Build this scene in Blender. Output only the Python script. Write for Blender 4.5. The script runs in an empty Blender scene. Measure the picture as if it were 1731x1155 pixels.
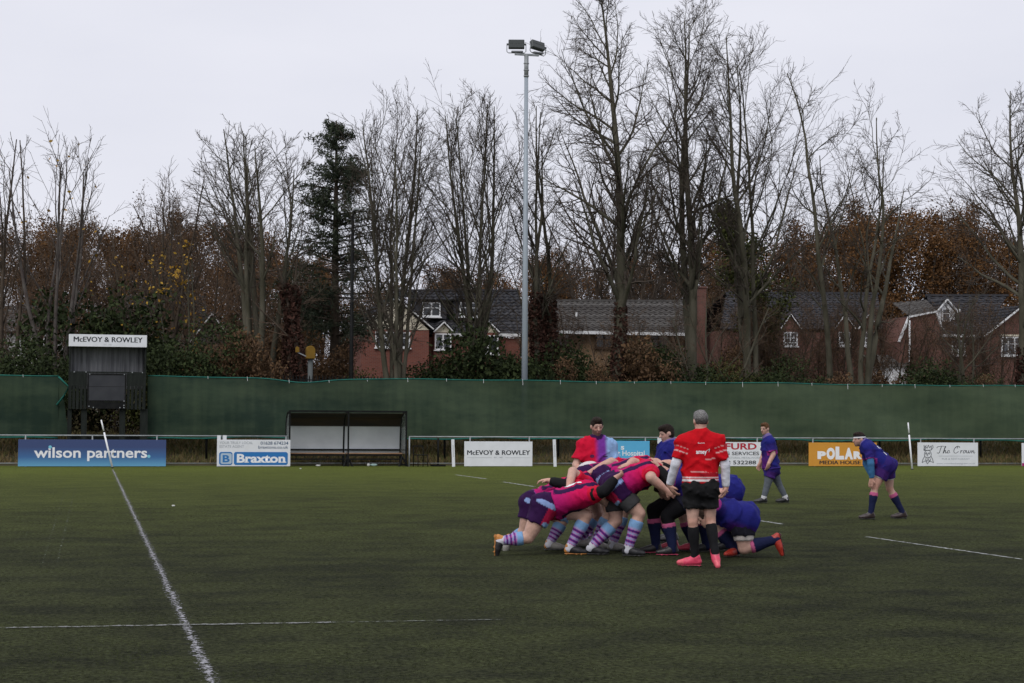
import bpy, math, random
import numpy as np
from mathutils import Vector, Matrix
from mathutils.bvhtree import BVHTree

# ------------------------------------------------------------------ camera, sky, sun, exposure
SC = bpy.context.scene
COL = SC.collection
W0, H0, FPX = 1731.0, 1155.0, 3000.0
CAMH = 1.676
PITCH = math.atan((710 - 577.5) / FPX)
ROLL = math.radians(0.34)
cam_d = bpy.data.cameras.new('camera')
cam_d.sensor_width = 36.0
cam_d.lens = FPX / W0 * 36.0
cam_d.clip_start = 0.1
cam_d.clip_end = 6000
cam = bpy.data.objects.new('camera', cam_d)
COL.objects.link(cam)
CAM_R = Matrix.Rotation(math.radians(90) + PITCH, 3, 'X') @ Matrix.Rotation(ROLL, 3, 'Z')
cam.matrix_world = Matrix.Translation((0, 0, CAMH)) @ CAM_R.to_4x4()
SC.camera = cam

SUN_EL, SUN_AZ = math.radians(47), math.radians(205)      # azimuth measured from +Y towards +X
wd = bpy.data.worlds.new('World'); SC.world = wd; wd.use_nodes = True
nt = wd.node_tree
for n in list(nt.nodes): nt.nodes.remove(n)
wo = nt.nodes.new('ShaderNodeOutputWorld'); bg = nt.nodes.new('ShaderNodeBackground')
sk = nt.nodes.new('ShaderNodeTexSky'); sk.sky_type = 'NISHITA'; sk.sun_disc = False
sk.sun_elevation = SUN_EL; sk.sun_rotation = SUN_AZ; sk.dust_density = 4.0
mul = nt.nodes.new('ShaderNodeVectorMath'); mul.operation = 'SCALE'; mul.inputs['Scale'].default_value = 0.08
nt.links.new(sk.outputs[0], mul.inputs[0])
tc = nt.nodes.new('ShaderNodeTexCoord')
mp = nt.nodes.new('ShaderNodeMapping'); mp.inputs['Scale'].default_value = (1.2, 1.2, 3.5)
nz = nt.nodes.new('ShaderNodeTexNoise'); nz.inputs['Scale'].default_value = 2.2; nz.inputs['Detail'].default_value = 5
cr = nt.nodes.new('ShaderNodeValToRGB')                   # the unbroken cloud sheet
cr.color_ramp.elements[0].position = 0.3; cr.color_ramp.elements[0].color = (0.75, 0.765, 0.86, 1)
cr.color_ramp.elements[1].position = 0.72; cr.color_ramp.elements[1].color = (0.88, 0.885, 0.965, 1)
nt.links.new(tc.outputs['Generated'], mp.inputs[0]); nt.links.new(mp.outputs[0], nz.inputs['Vector'])
nt.links.new(nz.outputs[0], cr.inputs[0])
mx = nt.nodes.new('ShaderNodeMix'); mx.data_type = 'RGBA'; mx.inputs[0].default_value = 0.94
nt.links.new(mul.outputs[0], mx.inputs[6]); nt.links.new(cr.outputs[0], mx.inputs[7])
nt.links.new(mx.outputs[2], bg.inputs[0]); bg.inputs[1].default_value = 1.0
nt.links.new(bg.outputs[0], wo.inputs[0])

sd = bpy.data.lights.new('sun', 'SUN'); sd.energy = 1.5; sd.angle = math.radians(32); sd.color = (1, 0.97, 0.93)
sun = bpy.data.objects.new('sun', sd); COL.objects.link(sun)
sdir = Vector((math.sin(SUN_AZ) * math.cos(SUN_EL), math.cos(SUN_AZ) * math.cos(SUN_EL), math.sin(SUN_EL)))
sun.rotation_euler = sdir.to_track_quat('Z', 'Y').to_euler()
sun.location = sdir * 60
SC.view_settings.view_transform = 'Standard'; SC.view_settings.look = 'None'
SC.view_settings.exposure = 0.0; SC.view_settings.gamma = 1.0
SC.render.engine = 'CYCLES'
SC.cycles.max_bounces = 6; SC.cycles.transparent_max_bounces = 12; SC.cycles.diffuse_bounces = 3
random.seed(4)

# ------------------------------------------------------------------ layout helpers
PHI = math.radians(13.4)                                   # the pitch is turned against the view
CP, SP = math.cos(PHI), math.sin(PHI)
def F(u, v, z=0.0): return Vector((u * CP - v * SP, u * SP + v * CP, z))
def ray(px, py):
    return CAM_R @ Vector(((px - W0 / 2) / FPX, -(py - H0 / 2) / FPX, -1.0))
def P(px, py, Y):
    d = ray(px, py); return Vector((0, 0, CAMH)) + d * (Y / d.y)
def G(px, py, z=0.0):
    d = ray(px, py); return Vector((0, 0, CAMH)) + d * ((z - CAMH) / d.z)
def UZ(px, py, v):                                         # a point of the vertical plane v
    d = ray(px, py); dv = -d.x * SP + d.y * CP; t = v / dv
    p = d * t; return p.x * CP + p.y * SP, CAMH + p.z
def gU(px, v): return UZ(px, 700, v)[0]

def link(o, parent=None):
    COL.objects.link(o)
    if parent is not None: o.parent = parent
    return o
def tag(o, label=None, cat=None, group=None, kind=None):
    if label: o['label'] = label
    if cat: o['category'] = cat
    if group: o['group'] = group
    if kind: o['kind'] = kind
    return o
def empty(name, loc=(0, 0, 0), rz=0.0, parent=None):
    o = bpy.data.objects.new(name, None); o.empty_display_size = 0.2
    link(o, parent); o.location = loc; o.rotation_euler = (0, 0, rz); return o
def np_mesh(name, V, Fc, mat=None, parent=None, smooth=False, paint=None):
    V = np.asarray(V, np.float32); Fc = np.asarray(Fc, np.int32)
    me = bpy.data.meshes.new(name)
    me.vertices.add(len(V)); me.vertices.foreach_set('co', V.ravel())
    n, k = Fc.shape
    me.loops.add(n * k); me.loops.foreach_set('vertex_index', Fc.ravel())
    me.polygons.add(n); me.polygons.foreach_set('loop_start', np.arange(0, n * k, k, dtype=np.int32))
    me.update(calc_edges=True)
    if smooth: me.polygons.foreach_set('use_smooth', np.ones(n, bool))
    if paint is not None:
        at = me.attributes.new('paint', 'FLOAT_COLOR', 'POINT')
        c = np.ones((len(V), 4), np.float32); c[:, :3] = paint; at.data.foreach_set('color', c.ravel())
    if mat: me.materials.append(mat)
    return link(bpy.data.objects.new(name, me), parent)
class MB:
    def __init__(s): s.v = []; s.f = []
    def add(s, vs, fs):
        b = len(s.v); s.v += [tuple(q) for q in vs]; s.f += [tuple(b + i for i in f) for f in fs]; return s
    def box(s, x0, x1, y0, y1, z0, z1):
        return s.add([(x0,y0,z0),(x1,y0,z0),(x1,y1,z0),(x0,y1,z0),(x0,y0,z1),(x1,y0,z1),(x1,y1,z1),(x0,y1,z1)],
            [(0,3,2,1),(4,5,6,7),(0,1,5,4),(1,2,6,5),(2,3,7,6),(3,0,4,7)])
    def bar(s, a, b, w, h=None, up=(0, 0, 1)):             # a beam from a to b
        h = h or w; a = Vector(a); b = Vector(b); d = (b - a).normalized(); up = Vector(up)
        if abs(d.dot(up)) > 0.98: up = Vector((0, 1, 0))
        r = d.cross(up).normalized() * w / 2; q = r.cross(d).normalized() * h / 2
        return s.add([a-r-q, a+r-q, a+r+q, a-r+q, b-r-q, b+r-q, b+r+q, b-r+q],
            [(0,3,2,1),(4,5,6,7),(0,1,5,4),(1,2,6,5),(2,3,7,6),(3,0,4,7)])
    def tube(s, pts, rad, k=8):
        pts = [Vector(p) for p in pts]; n = len(pts)
        if not hasattr(rad, '__len__'): rad = [rad] * n
        rings = []
        for i, p in enumerate(pts):
            d = (pts[min(i+1, n-1)] - pts[max(i-1, 0)]).normalized()
            a = Vector((0, 0, 1)) if abs(d.z) < 0.9 else Vector((1, 0, 0))
            r = d.cross(a).normalized(); q = d.cross(r)
            rings += [p + (r * math.cos(2*math.pi*j/k) + q * math.sin(2*math.pi*j/k)) * rad[i] for j in range(k)]
        fs = [(i*k+j, i*k+(j+1) % k, (i+1)*k+(j+1) % k, (i+1)*k+j) for i in range(n-1) for j in range(k)]
        fs += [tuple(range(k))[::-1], tuple((n-1)*k + j for j in range(k))]
        return s.add(rings, fs)
    def prism(s, poly, y0, y1):                            # an x-z outline between two depths
        n = len(poly)
        return s.add([(x, y0, z) for x, z in poly] + [(x, y1, z) for x, z in poly],
            [tuple(range(n)), tuple(range(2*n-1, n-1, -1))] + [(i, i+n, (i+1) % n + n, (i+1) % n) for i in range(n)])
    def quad(s, a, b, c, d): return s.add([a, b, c, d], [(0, 1, 2, 3)])
    def build(s, name, mat=None, parent=None, smooth=False, bevel=0):
        me = bpy.data.meshes.new(name); me.from_pydata(s.v, [], s.f); me.update()
        if mat: me.materials.append(mat)
        if smooth: me.polygons.foreach_set('use_smooth', np.ones(len(me.polygons), bool))
        o = link(bpy.data.objects.new(name, me), parent)
        if bevel:
            m = o.modifiers.new('bevel', 'BEVEL'); m.width = bevel; m.segments = 1; m.limit_method = 'ANGLE'
        return o
def dup(o, parent=None):
    c = o.copy(); link(c); c.parent = parent
    for ch in list(o.children):
        dup(ch, c)
    return c

# ------------------------------------------------------------------ materials
MATS = {}
def mat(name, col, rough=0.7, col2=None, scale=8.0, bump=0.0, bscale=40.0, metal=0.0, detail=4.0, island=0.0, stretch=None, spec=0.18, sub=None):
    if name in MATS: return MATS[name]
    m = bpy.data.materials.new(name); m.use_nodes = True; MATS[name] = m
    t = m.node_tree; b = t.nodes['Principled BSDF']
    b.inputs['Roughness'].default_value = rough; b.inputs['Metallic'].default_value = metal
    b.inputs['Specular IOR Level'].default_value = spec
    co = t.nodes.new('ShaderNodeTexCoord'); src = co.outputs['Object']
    if stretch:
        mm = t.nodes.new('ShaderNodeMapping'); mm.inputs['Scale'].default_value = stretch
        t.links.new(src, mm.inputs[0]); src = mm.outputs[0]
    if col2:
        n = t.nodes.new('ShaderNodeTexNoise'); n.inputs['Scale'].default_value = scale; n.inputs['Detail'].default_value = detail
        t.links.new(src, n.inputs['Vector'])
        r = t.nodes.new('ShaderNodeValToRGB')
        r.color_ramp.elements[0].position = 0.35; r.color_ramp.elements[0].color = (*col, 1)
        r.color_ramp.elements[1].position = 0.65; r.color_ramp.elements[1].color = (*col2, 1)
        if island > 0:
            g = t.nodes.new('ShaderNodeNewGeometry'); x = t.nodes.new('ShaderNodeMix')
            x.inputs[0].default_value = island
            t.links.new(n.outputs[0], x.inputs[2]); t.links.new(g.outputs['Random Per Island'], x.inputs[3])
            t.links.new(x.outputs[0], r.inputs[0])
        else: t.links.new(n.outputs[0], r.inputs[0])
        t.links.new(r.outputs[0], b.inputs['Base Color'])
    else: b.inputs['Base Color'].default_value = (*col, 1)
    if bump:
        n2 = t.nodes.new('ShaderNodeTexNoise'); n2.inputs['Scale'].default_value = bscale; n2.inputs['Detail'].default_value = 3
        t.links.new(src, n2.inputs['Vector'])
        bp = t.nodes.new('ShaderNodeBump'); bp.inputs['Strength'].default_value = bump; bp.inputs['Distance'].default_value = 0.02
        t.links.new(n2.outputs[0], bp.inputs['Height']); t.links.new(bp.outputs[0], b.inputs['Normal'])
    return m
def paint_mat(name, rough, bscale, bump, sss=0.0, spec=0.12):
    m = bpy.data.materials.new(name); m.use_nodes = True; t = m.node_tree; b = t.nodes['Principled BSDF']
    a = t.nodes.new('ShaderNodeAttribute'); a.attribute_name = 'paint'
    co = t.nodes.new('ShaderNodeTexCoord'); n = t.nodes.new('ShaderNodeTexNoise')
    n.inputs['Scale'].default_value = bscale; n.inputs['Detail'].default_value = 5
    t.links.new(co.outputs['Object'], n.inputs['Vector'])
    hs = t.nodes.new('ShaderNodeMix'); hs.data_type = 'RGBA'; hs.blend_type = 'MULTIPLY'; hs.inputs[0].default_value = 0.45
    rr = t.nodes.new('ShaderNodeValToRGB'); rr.color_ramp.elements[0].position = 0.3; rr.color_ramp.elements[1].position = 0.7
    rr.color_ramp.elements[0].color = (0.55, 0.55, 0.55, 1); rr.color_ramp.elements[1].color = (1, 1, 1, 1)
    t.links.new(n.outputs[0], rr.inputs[0]); t.links.new(a.outputs['Color'], hs.inputs[6]); t.links.new(rr.outputs[0], hs.inputs[7])
    t.links.new(hs.outputs[2], b.inputs['Base Color'])
    b.inputs['Roughness'].default_value = rough; b.inputs['Specular IOR Level'].default_value = spec
    bp = t.nodes.new('ShaderNodeBump'); bp.inputs['Strength'].default_value = bump; bp.inputs['Distance'].default_value = 0.018
    t.links.new(n.outputs[0], bp.inputs['Height']); t.links.new(bp.outputs[0], b.inputs['Normal'])
    return m
M_SKIN = paint_mat('skin', 0.55, 25, 0.15, spec=0.4)
M_CLOTH = paint_mat('sports_cloth', 0.8, 18, 0.5)
M_BOOT = paint_mat('boot_leather', 0.45, 30, 0.3, spec=0.5)
M_HAIR = paint_mat('hair', 0.7, 90, 0.9)
M_WHITE = mat('white_board', (0.74, 0.76, 0.8), 0.45, (0.68, 0.7, 0.73), 3.0)
M_BLACK = mat('black_paint', (0.007, 0.0075, 0.008), 0.6, (0.013, 0.0135, 0.013), 6, spec=0.1)
M_TEXTDARK = mat('dark_lettering', (0.022, 0.026, 0.035), 0.5)
M_GALV = mat('galvanised_steel', (0.24, 0.26, 0.27), 0.55, (0.33, 0.35, 0.36), 5, metal=0.35)
M_LETTER = mat('white_lettering', (0.8, 0.81, 0.84), 0.5)

def text(s, w, h, x, z, y, m, parent, bold=0.0, shear=0.0, name='lettering', align='C', space=1.0, dbl=0.0):
    if dbl:                                                # heavier strokes: a second pass set a little to the right
        text(s, w, h, x + dbl, z, y - 0.001, m, parent, bold, shear, name, align, space)
    """flat lettering, w wide and h high (capital height), lower left or centre at x,z on the plane y"""
    c = bpy.data.curves.new(name, 'FONT'); c.body = s; c.size = 1.0; c.offset = bold; c.shear = shear
    c.space_character = space; c.extrude = 0.0; c.resolution_u = 3; c.fill_mode = 'FRONT'
    o = bpy.data.objects.new(name, c); COL.objects.link(o)
    me = bpy.data.meshes.new_from_object(o); bpy.data.objects.remove(o); bpy.data.curves.remove(c)
    n = len(me.vertices); co = np.zeros(n * 3, np.float32); me.vertices.foreach_get('co', co); co = co.reshape(-1, 3)
    x0, x1 = co[:, 0].min(), co[:, 0].max()
    sx = w / (x1 - x0) if w else h / 0.7
    sz = h / 0.7
    out = np.zeros_like(co)
    out[:, 0] = (co[:, 0] - (x0 + x1) / 2) * sx + x if align == 'C' else (co[:, 0] - x0) * sx + x
    out[:, 1] = y; out[:, 2] = co[:, 1] * sz + z
    me.vertices.foreach_set('co', out.ravel()); me.update()
    me.materials.clear(); me.materials.append(m); me.name = name
    return link(bpy.data.objects.new(name, me), parent)

# ------------------------------------------------------------------ the pitch and the ground beyond
def turf_material():
    m = bpy.data.materials.new('artificial_turf'); m.use_nodes = True; t = m.node_tree; b = t.nodes['Principled BSDF']
    L = t.links.new
    co = t.nodes.new('ShaderNodeTexCoord')
    def noise(scale, stretch, detail=6, rough=0.6):
        mm = t.nodes.new('ShaderNodeMapping'); mm.inputs['Scale'].default_value = stretch
        n = t.nodes.new('ShaderNodeTexNoise'); n.inputs['Scale'].default_value = scale
        n.inputs['Detail'].default_value = detail; n.inputs['Roughness'].default_value = rough
        L(co.outputs['Object'], mm.inputs[0]); L(mm.outputs[0], n.inputs['Vector']); return n.outputs[0]
    def ramp(src, p0, c0, p1, c1):
        r = t.nodes.new('ShaderNodeValToRGB'); e = r.color_ramp.elements
        e[0].position = p0; e[0].color = (*c0, 1); e[1].position = p1; e[1].color = (*c1, 1); L(src, r.inputs[0]); return r.outputs[0]
    def mix(f, a, c, mode='MIX', fv=1.0):
        x = t.nodes.new('ShaderNodeMix'); x.data_type = 'RGBA'; x.blend_type = mode
        if f is None: x.inputs[0].default_value = fv
        else: L(f, x.inputs[0])
        for s, i in ((a, 6), (c, 7)):
            if isinstance(s, tuple): x.inputs[i].default_value = (*s, 1)
            else: L(s, x.inputs[i])
        return x.outputs[2]
    # far turf painted brighter with less crumb, imitating reflection at a grazing view
    sep = t.nodes.new('ShaderNodeSeparateXYZ'); L(co.outputs['Object'], sep.inputs[0])
    edge = t.nodes.new('ShaderNodeMapRange'); edge.inputs[1].default_value = 20; edge.inputs[2].default_value = 60
    L(sep.outputs['Y'], edge.inputs[0])
    fibre = mix(edge.outputs[0], (0.060, 0.068, 0.030), (0.125, 0.150, 0.034))
    crumb = (0.017, 0.018, 0.0155)
    big = ramp(noise(0.25, (0.6, 0.6, 1)), 0.35, (0, 0, 0), 0.72, (1, 1, 1))
    mid = ramp(noise(1.3, (0.6, 0.75, 1), 10, 0.78), 0.43, (0, 0, 0), 0.60, (1, 1, 1))
    fine = ramp(noise(30, (0.7, 0.7, 1), 6, 0.8), 0.40, (0, 0, 0), 0.66, (1, 1, 1))
    wear = t.nodes.new('ShaderNodeMath'); wear.operation = 'MULTIPLY_ADD'; L(mid, wear.inputs[0]); wear.inputs[1].default_value = 0.52
    w2 = t.nodes.new('ShaderNodeMath'); w2.operation = 'MULTIPLY'; L(big, w2.inputs[0]); w2.inputs[1].default_value = 0.42
    L(w2.outputs[0], wear.inputs[2])
    cut = t.nodes.new('ShaderNodeMath'); cut.operation = 'MULTIPLY'; L(wear.outputs[0], cut.inputs[0])
    inv = t.nodes.new('ShaderNodeMapRange'); L(edge.outputs[0], inv.inputs[0]); inv.inputs[3].default_value = 1.0; inv.inputs[4].default_value = 0.22
    L(inv.outputs[0], cut.inputs[1])
    c = mix(cut.outputs[0], fibre, crumb)
    c = mix(None, c, mix(fine, (0.30, 0.30, 0.30), (1.6, 1.6, 1.6)), 'MULTIPLY', 1.0)
    L(c, b.inputs['Base Color']); b.inputs['Roughness'].default_value = 0.95; b.inputs['Specular IOR Level'].default_value = 0.03
    bp = t.nodes.new('ShaderNodeBump'); bp.inputs['Strength'].default_value = 0.8; bp.inputs['Distance'].default_value = 0.03
    n = noise(45, (1, 0.4, 1), 4, 0.7); L(n, bp.inputs['Height']); L(bp.outputs[0], b.inputs['Normal'])
    return m
pitch_root = MB().quad((-75, -12, 0), (75, -12, 0), (75, 63.6, 0), (-75, 63.6, 0)).build('pitch', turf_material())
pitch_root.rotation_euler = (0, 0, PHI)
tag(pitch_root, 'worn dark green artificial turf pitch', 'pitch', kind='structure')

M_EARTH = mat('rough_ground', (0.035, 0.036, 0.018), 0.95, (0.062, 0.05, 0.028), 1.6, bump=0.8, bscale=9)
prof = [(-400, -0.02), (63.3, -0.02), (63.7, 0.02), (64.3, 0.1), (65.6, 0.62), (66.6, 0.98), (70, 1.1), (100, 1.3), (150, 2.0), (400, 4.0), (3000, 8.0)]
us = [-1500, -300, -120] + list(np.linspace(-60, 60, 61)) + [120, 300, 1500]
rg = np.random.default_rng(3)
V = []
for (v, z) in prof:
    for u in us:
        j = rg.normal(0, 0.05) if 64 < v < 110 else 0
        V.append((u, v, z + j))
nu = len(us)
Fg = [(i*nu+j, i*nu+j+1, (i+1)*nu+j+1, (i+1)*nu+j) for i in range(len(prof)-1) for j in range(nu-1)]
g = np_mesh('ground', V, Fg, M_EARTH, smooth=True); g.rotation_euler = (0, 0, PHI)
tag(g, 'rough earth bank and ground beyond the pitch', 'ground', kind='structure')

# painted lines, thin sheets of worn paint
def line_mat(name, cov, tint=(0.5, 0.51, 0.52), scale=16):
    m = bpy.data.materials.new(name); m.use_nodes = True; t = m.node_tree; b = t.nodes['Principled BSDF']
    b.inputs['Base Color'].default_value = (*tint, 1); b.inputs['Roughness'].default_value = 0.9
    co = t.nodes.new('ShaderNodeTexCoord'); n = t.nodes.new('ShaderNodeTexNoise'); n.inputs['Scale'].default_value = scale
    mm = t.nodes.new('ShaderNodeMapping'); mm.inputs['Scale'].default_value = (1.0, 0.55, 1)
    n.inputs['Detail'].default_value = 7; n.inputs['Roughness'].default_value = 0.78
    t.links.new(co.outputs['Object'], mm.inputs[0]); t.links.new(mm.outputs[0], n.inputs['Vector'])
    r = t.nodes.new('ShaderNodeMapRange'); r.inputs[1].default_value = 0.70 - cov * 0.3; r.inputs[2].default_value = 0.80 - cov * 0.3
    at_ = t.nodes.new('ShaderNodeAttribute'); at_.attribute_name = 'edge'
    ad = t.nodes.new('ShaderNodeMath'); ad.operation = 'MULTIPLY_ADD'; ad.inputs[1].default_value = 0.16; t.links.new(at_.outputs['Fac'], ad.inputs[0]); t.links.new(n.outputs[0], ad.inputs[2])
    t.links.new(ad.outputs[0], r.inputs[0]); t.links.new(r.outputs[0], b.inputs['Alpha'])
    return m
ML_STRONG = line_mat('worn_white_paint', 0.34, (0.30, 0.30, 0.32), 24); ML_MED = line_mat('thin_white_paint', 0.60, (0.17, 0.175, 0.165)); ML_FAINT = line_mat('faint_paint', 0.36, (0.24, 0.26, 0.13))
ML_DASH = line_mat('white_dash_paint', 0.62, (0.38, 0.39, 0.38))
ML_OLD = line_mat('ghost_paint', 0.14, (0.10, 0.12, 0.07), 8)
LINES = []
def marking(p, q, w, m, label, z=0.005):
    a = G(*p); b = G(*q)
    d = (b - a); d.z = 0; n = Vector((-d.y, d.x, 0)).normalized() * w / 2
    N = max(2, int(d.length / 0.6)); L_, R_ = [], []
    for i in range(N + 1):
        c = a + d * i / N; k = 1 + random.uniform(-0.12, 0.12)
        L_.append(c + n * k); R_.append(c - n * k)
    base = Matrix.Rotation(-PHI, 4, 'Z')
    C_ = [(l + q) / 2 for l, q in zip(L_, R_)]; L_ = [c + (l - c) * 1.35 for l, c in zip(L_, C_)]; R_ = [c + (q - c) * 1.35 for q, c in zip(R_, C_)]
    V = [tuple(base @ Vector((q.x, q.y, z))) for q in L_ + C_ + R_]
    fs = [(k*(N+1) + i, k*(N+1) + i + 1, (k+1)*(N+1) + i + 1, (k+1)*(N+1) + i) for k in (0, 1) for i in range(N)]
    o = np_mesh('pitch_marking', V, fs, m); o.rotation_euler = (0, 0, PHI)
    at = o.data.attributes.new('edge', 'FLOAT', 'POINT'); at.data.foreach_set('value', np.array([-0.55]*(N+1) + [1.0]*(N+1) + [-0.55]*(N+1), np.float32))
    LINES.append((a, b, w))
    tag(o, label, 'marking', kind='structure')
marking((190.5, 794), (372, 1180), 0.155, ML_STRONG, 'broad worn white line running from camera to leaning pole')
marking((-40, 1063.5), (560, 1053.4), 0.10, ML_MED, 'thin white line crossing the broad line in the foreground', 0.008)
marking((562, 1053.4), (850, 1048.5), 0.085, line_mat('fading_white_paint', 0.42, (0.12, 0.13, 0.11)), 'fading right end of the thin foreground line', 0.008)
marking((770, 803), (822, 810), 0.12, ML_DASH, 'short white dash left of the scrum, farther one')
marking((850, 815), (903, 823), 0.12, ML_DASH, 'short white dash left of the scrum, nearer one')
marking((1280, 880), (1322, 886.5), 0.10, ML_DASH, 'short white dash right of the kneeling player')
marking((1465, 908), (1728, 946), 0.075, ML_DASH, 'long thin white dash at the right edge')
marking((0, 796), (1740, 797.5), 0.07, ML_FAINT, 'faint far touchline by the boards')
marking((60, 800.5), (700, 801.5), 0.07, ML_FAINT, 'faint second line by the boards left half')
marking((700, 801.5), (1740, 804.5), 0.09, ML_FAINT, 'faint second line by the boards right half')
marking((160, 819), (640, 820.5), 0.08, ML_FAINT, 'faint line across the left of the pitch')
marking((128, 822), (95, 960), 0.06, ML_OLD, 'ghost of an old line at far left', 0.009)
marking((112, 822), (70, 960), 0.06, ML_OLD, 'second ghost of an old line at far left', 0.009)

# ------------------------------------------------------------------ perimeter: boards, rail, net
VB = 61.9                                                  # plane of the advertising boards
def board_frame(x0, x1, yt, yb, v=VB):
    u0, zt = UZ(x0, yt, v); u1, _ = UZ(x1, yt, v); _, zb = UZ((x0+x1)/2, yb, v)
    r = empty('advertising_board', F((u0+u1)/2, v, 0), PHI)
    return r, u1 - u0, 0.02, zt - (zb - 0.02)
def board(x0, x1, yt, yb, m, label):
    r, w, z0, h = board_frame(x0, x1, yt, yb)
    MB().box(-w/2, w/2, -0.012, 0.012, z0, z0 + h).build('panel', m, r, bevel=0.004)
    for x in (-w/2 + 0.25, w/2 - 0.25): MB().bar((x, 0.03, 0.0), (x, 0.03, z0 + h - 0.05), 0.05, 0.035).build('backing_batten', M_GALV, r)
    tag(r, label, 'advertising board', 'advertising boards along the touchline')
    return r, w, z0, h
def gradient_board():
    m = bpy.data.materials.new('navy_to_cyan_board'); m.use_nodes = True; t = m.node_tree; b = t.nodes['Principled BSDF']
    co = t.nodes.new('ShaderNodeTexCoord'); s = t.nodes.new('ShaderNodeSeparateXYZ'); r = t.nodes.new('ShaderNodeValToRGB')
    t.links.new(co.outputs['Generated'], s.inputs[0]); t.links.new(s.outputs['Z'], r.inputs[0]); t.links.new(r.outputs[0], b.inputs['Base Color'])
    e = r.color_ramp.elements; e[0].position = 0.0; e[0].color = (0.12, 0.36, 0.56, 1); e[1].position = 0.72; e[1].color = (0.035, 0.06, 0.17, 1)
    q = e.new(0.35); q.color = (0.04, 0.13, 0.32, 1); b.inputs['Roughness'].default_value = 0.45
    return m
Yf = -0.016
r, w, z0, h = board(31, 281, 742.5, 787, gradient_board(), 'long navy board reading wilson partners at far left')
text('wilson partners', w * 0.765, h * 0.38, -w * 0.012, z0 + h * 0.33, Yf, M_LETTER, r, bold=0.02)
M_CYAN = mat('cyan_print', (0.2, 0.55, 0.7), 0.5)
MB().prism([(w*0.382 + 0.055*math.cos(a), z0 + h*0.375 + 0.055*math.sin(a)) for a in np.linspace(0, 2*math.pi, 14, endpoint=False)], Yf - 0.002, Yf).build('lettering', M_CYAN, r)
MB().prism([(-w*0.287 + 0.055*math.cos(a), z0 + h*0.72 + 0.055*math.sin(a)) for a in np.linspace(0, 2*math.pi, 14, endpoint=False)], Yf - 0.004, Yf - 0.002).build('lettering', M_CYAN, r)

r, w, z0, h = board(367, 491, 744, 788, M_WHITE, 'white estate agent board reading Braxton beside the dugout')
M_BLUE = mat('estate_blue', (0.03, 0.17, 0.45), 0.45); M_GREYT = mat('grey_print', (0.33, 0.36, 0.4), 0.5); M_NAVYT = mat('navy_print', (0.05, 0.1, 0.18), 0.5)
text('YOUR TRULY LOCAL', w*0.45, h*0.095, -w*0.465, z0+h*0.84, Yf, M_GREYT, r, align='L')
text('ESTATE AGENT', w*0.33, h*0.095, -w*0.465, z0+h*0.70, Yf, M_GREYT, r, align='L')
text('01628 674234', w*0.38, h*0.115, w*0.09, z0+h*0.82, Yf, M_NAVYT, r, align='L', bold=0.012)
text('braxtons.co.uk', w*0.41, h*0.11, w*0.06, z0+h*0.67, Yf, M_NAVYT, r, align='L', bold=0.008)
def rrect(x0, x1, za, zb, c): return [(x0+c,za),(x1-c,za),(x1,za+c),(x1,zb-c),(x1-c,zb),(x0+c,zb),(x0,zb-c),(x0,za+c)]
MB().prism(rrect(-w*0.27, w*0.465, z0+h*0.05, z0+h*0.54, 0.05), Yf-0.002, Yf).build('print_block', M_BLUE, r)
MB().prism(rrect(-w*0.47, -w*0.29, z0+h*0.05, z0+h*0.54, 0.05), Yf-0.002, Yf).build('print_block', M_BLUE, r)
MB().prism(rrect(-w*0.45, -w*0.30, z0+h*0.09, z0+h*0.49, 0.04), Yf-0.005, Yf-0.003).build('print_block', mat('pale_blue_print', (0.42, 0.52, 0.62)), r)
text('B', w*0.095, h*0.26, -w*0.375, z0+h*0.16, Yf-0.007, M_BLUE, r, bold=0.03)
text('Braxton', w*0.66, h*0.31, w*0.10, z0+h*0.15, Yf-0.005, M_LETTER, r, bold=0.035)
sb = MB()                                                   # feet of the serif letters
for fx in (-0.205, -0.115, -0.085, 0.085, 0.15, 0.235, 0.385, 0.425): sb.box(w*fx-0.035, w*fx+0.05, Yf-0.008, Yf-0.0055, z0+h*0.142, z0+h*0.172)
sb.build('lettering', M_LETTER, r)

r, w, z0, h = board(785, 900, 748, 789, M_WHITE, 'white board reading McEVOY and ROWLEY left of the scrum')
text('McEVOY & ROWLEY', w*0.92, h*0.19, 0, z0+h*0.46, Yf, M_TEXTDARK, r, dbl=0.012)
M_PALET = mat('pale_print', (0.5, 0.52, 0.54)); text('EST. 1987', w*0.13, h*0.05, 0, z0+h*0.33, Yf, M_GREYT, r)
MB().box(-w*0.46, -w*0.1, Yf-0.002, Yf, z0+h*0.345, z0+h*0.355).build('print_rule', M_PALET, r)
MB().box(w*0.1, w*0.46, Yf-0.002, Yf, z0+h*0.345, z0+h*0.355).build('print_rule', M_PALET, r)

M_SKYB = mat('sky_blue_board', (0.11, 0.42, 0.68), 0.45, (0.1, 0.4, 0.66), 3)
r, w, z0, h = board(983, 1098, 748, 790, M_SKYB, 'sky blue hospital board behind the player holding the ball')
text('s', w*0.05, h*0.2, w*0.1, z0+h*0.66, Yf, M_LETTER, r, bold=0.02)
text('et Hospital', w*0.44, h*0.2, w*0.205, z0+h*0.42, Yf, M_LETTER, r, bold=0.012)
r, w, z0, h = board(1173, 1288, 749, 789, M_WHITE, 'white metalwork services board with red lettering behind the referee')
M_REDT = mat('red_print', (0.42, 0.03, 0.05), 0.5)
text('UFURD', w*0.60, h*0.25, w*0.12, z0+h*0.70, Yf, M_REDT, r, bold=0.028)
text('ING SERVICES', w*0.60, h*0.14, w*0.155, z0+h*0.46, Yf, M_TEXTDARK, r, bold=0.012)
text('ARCHITECTURAL METALWORK', w*0.66, h*0.075, w*0.15, z0+h*0.31, Yf, M_GREYT, r)
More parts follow.
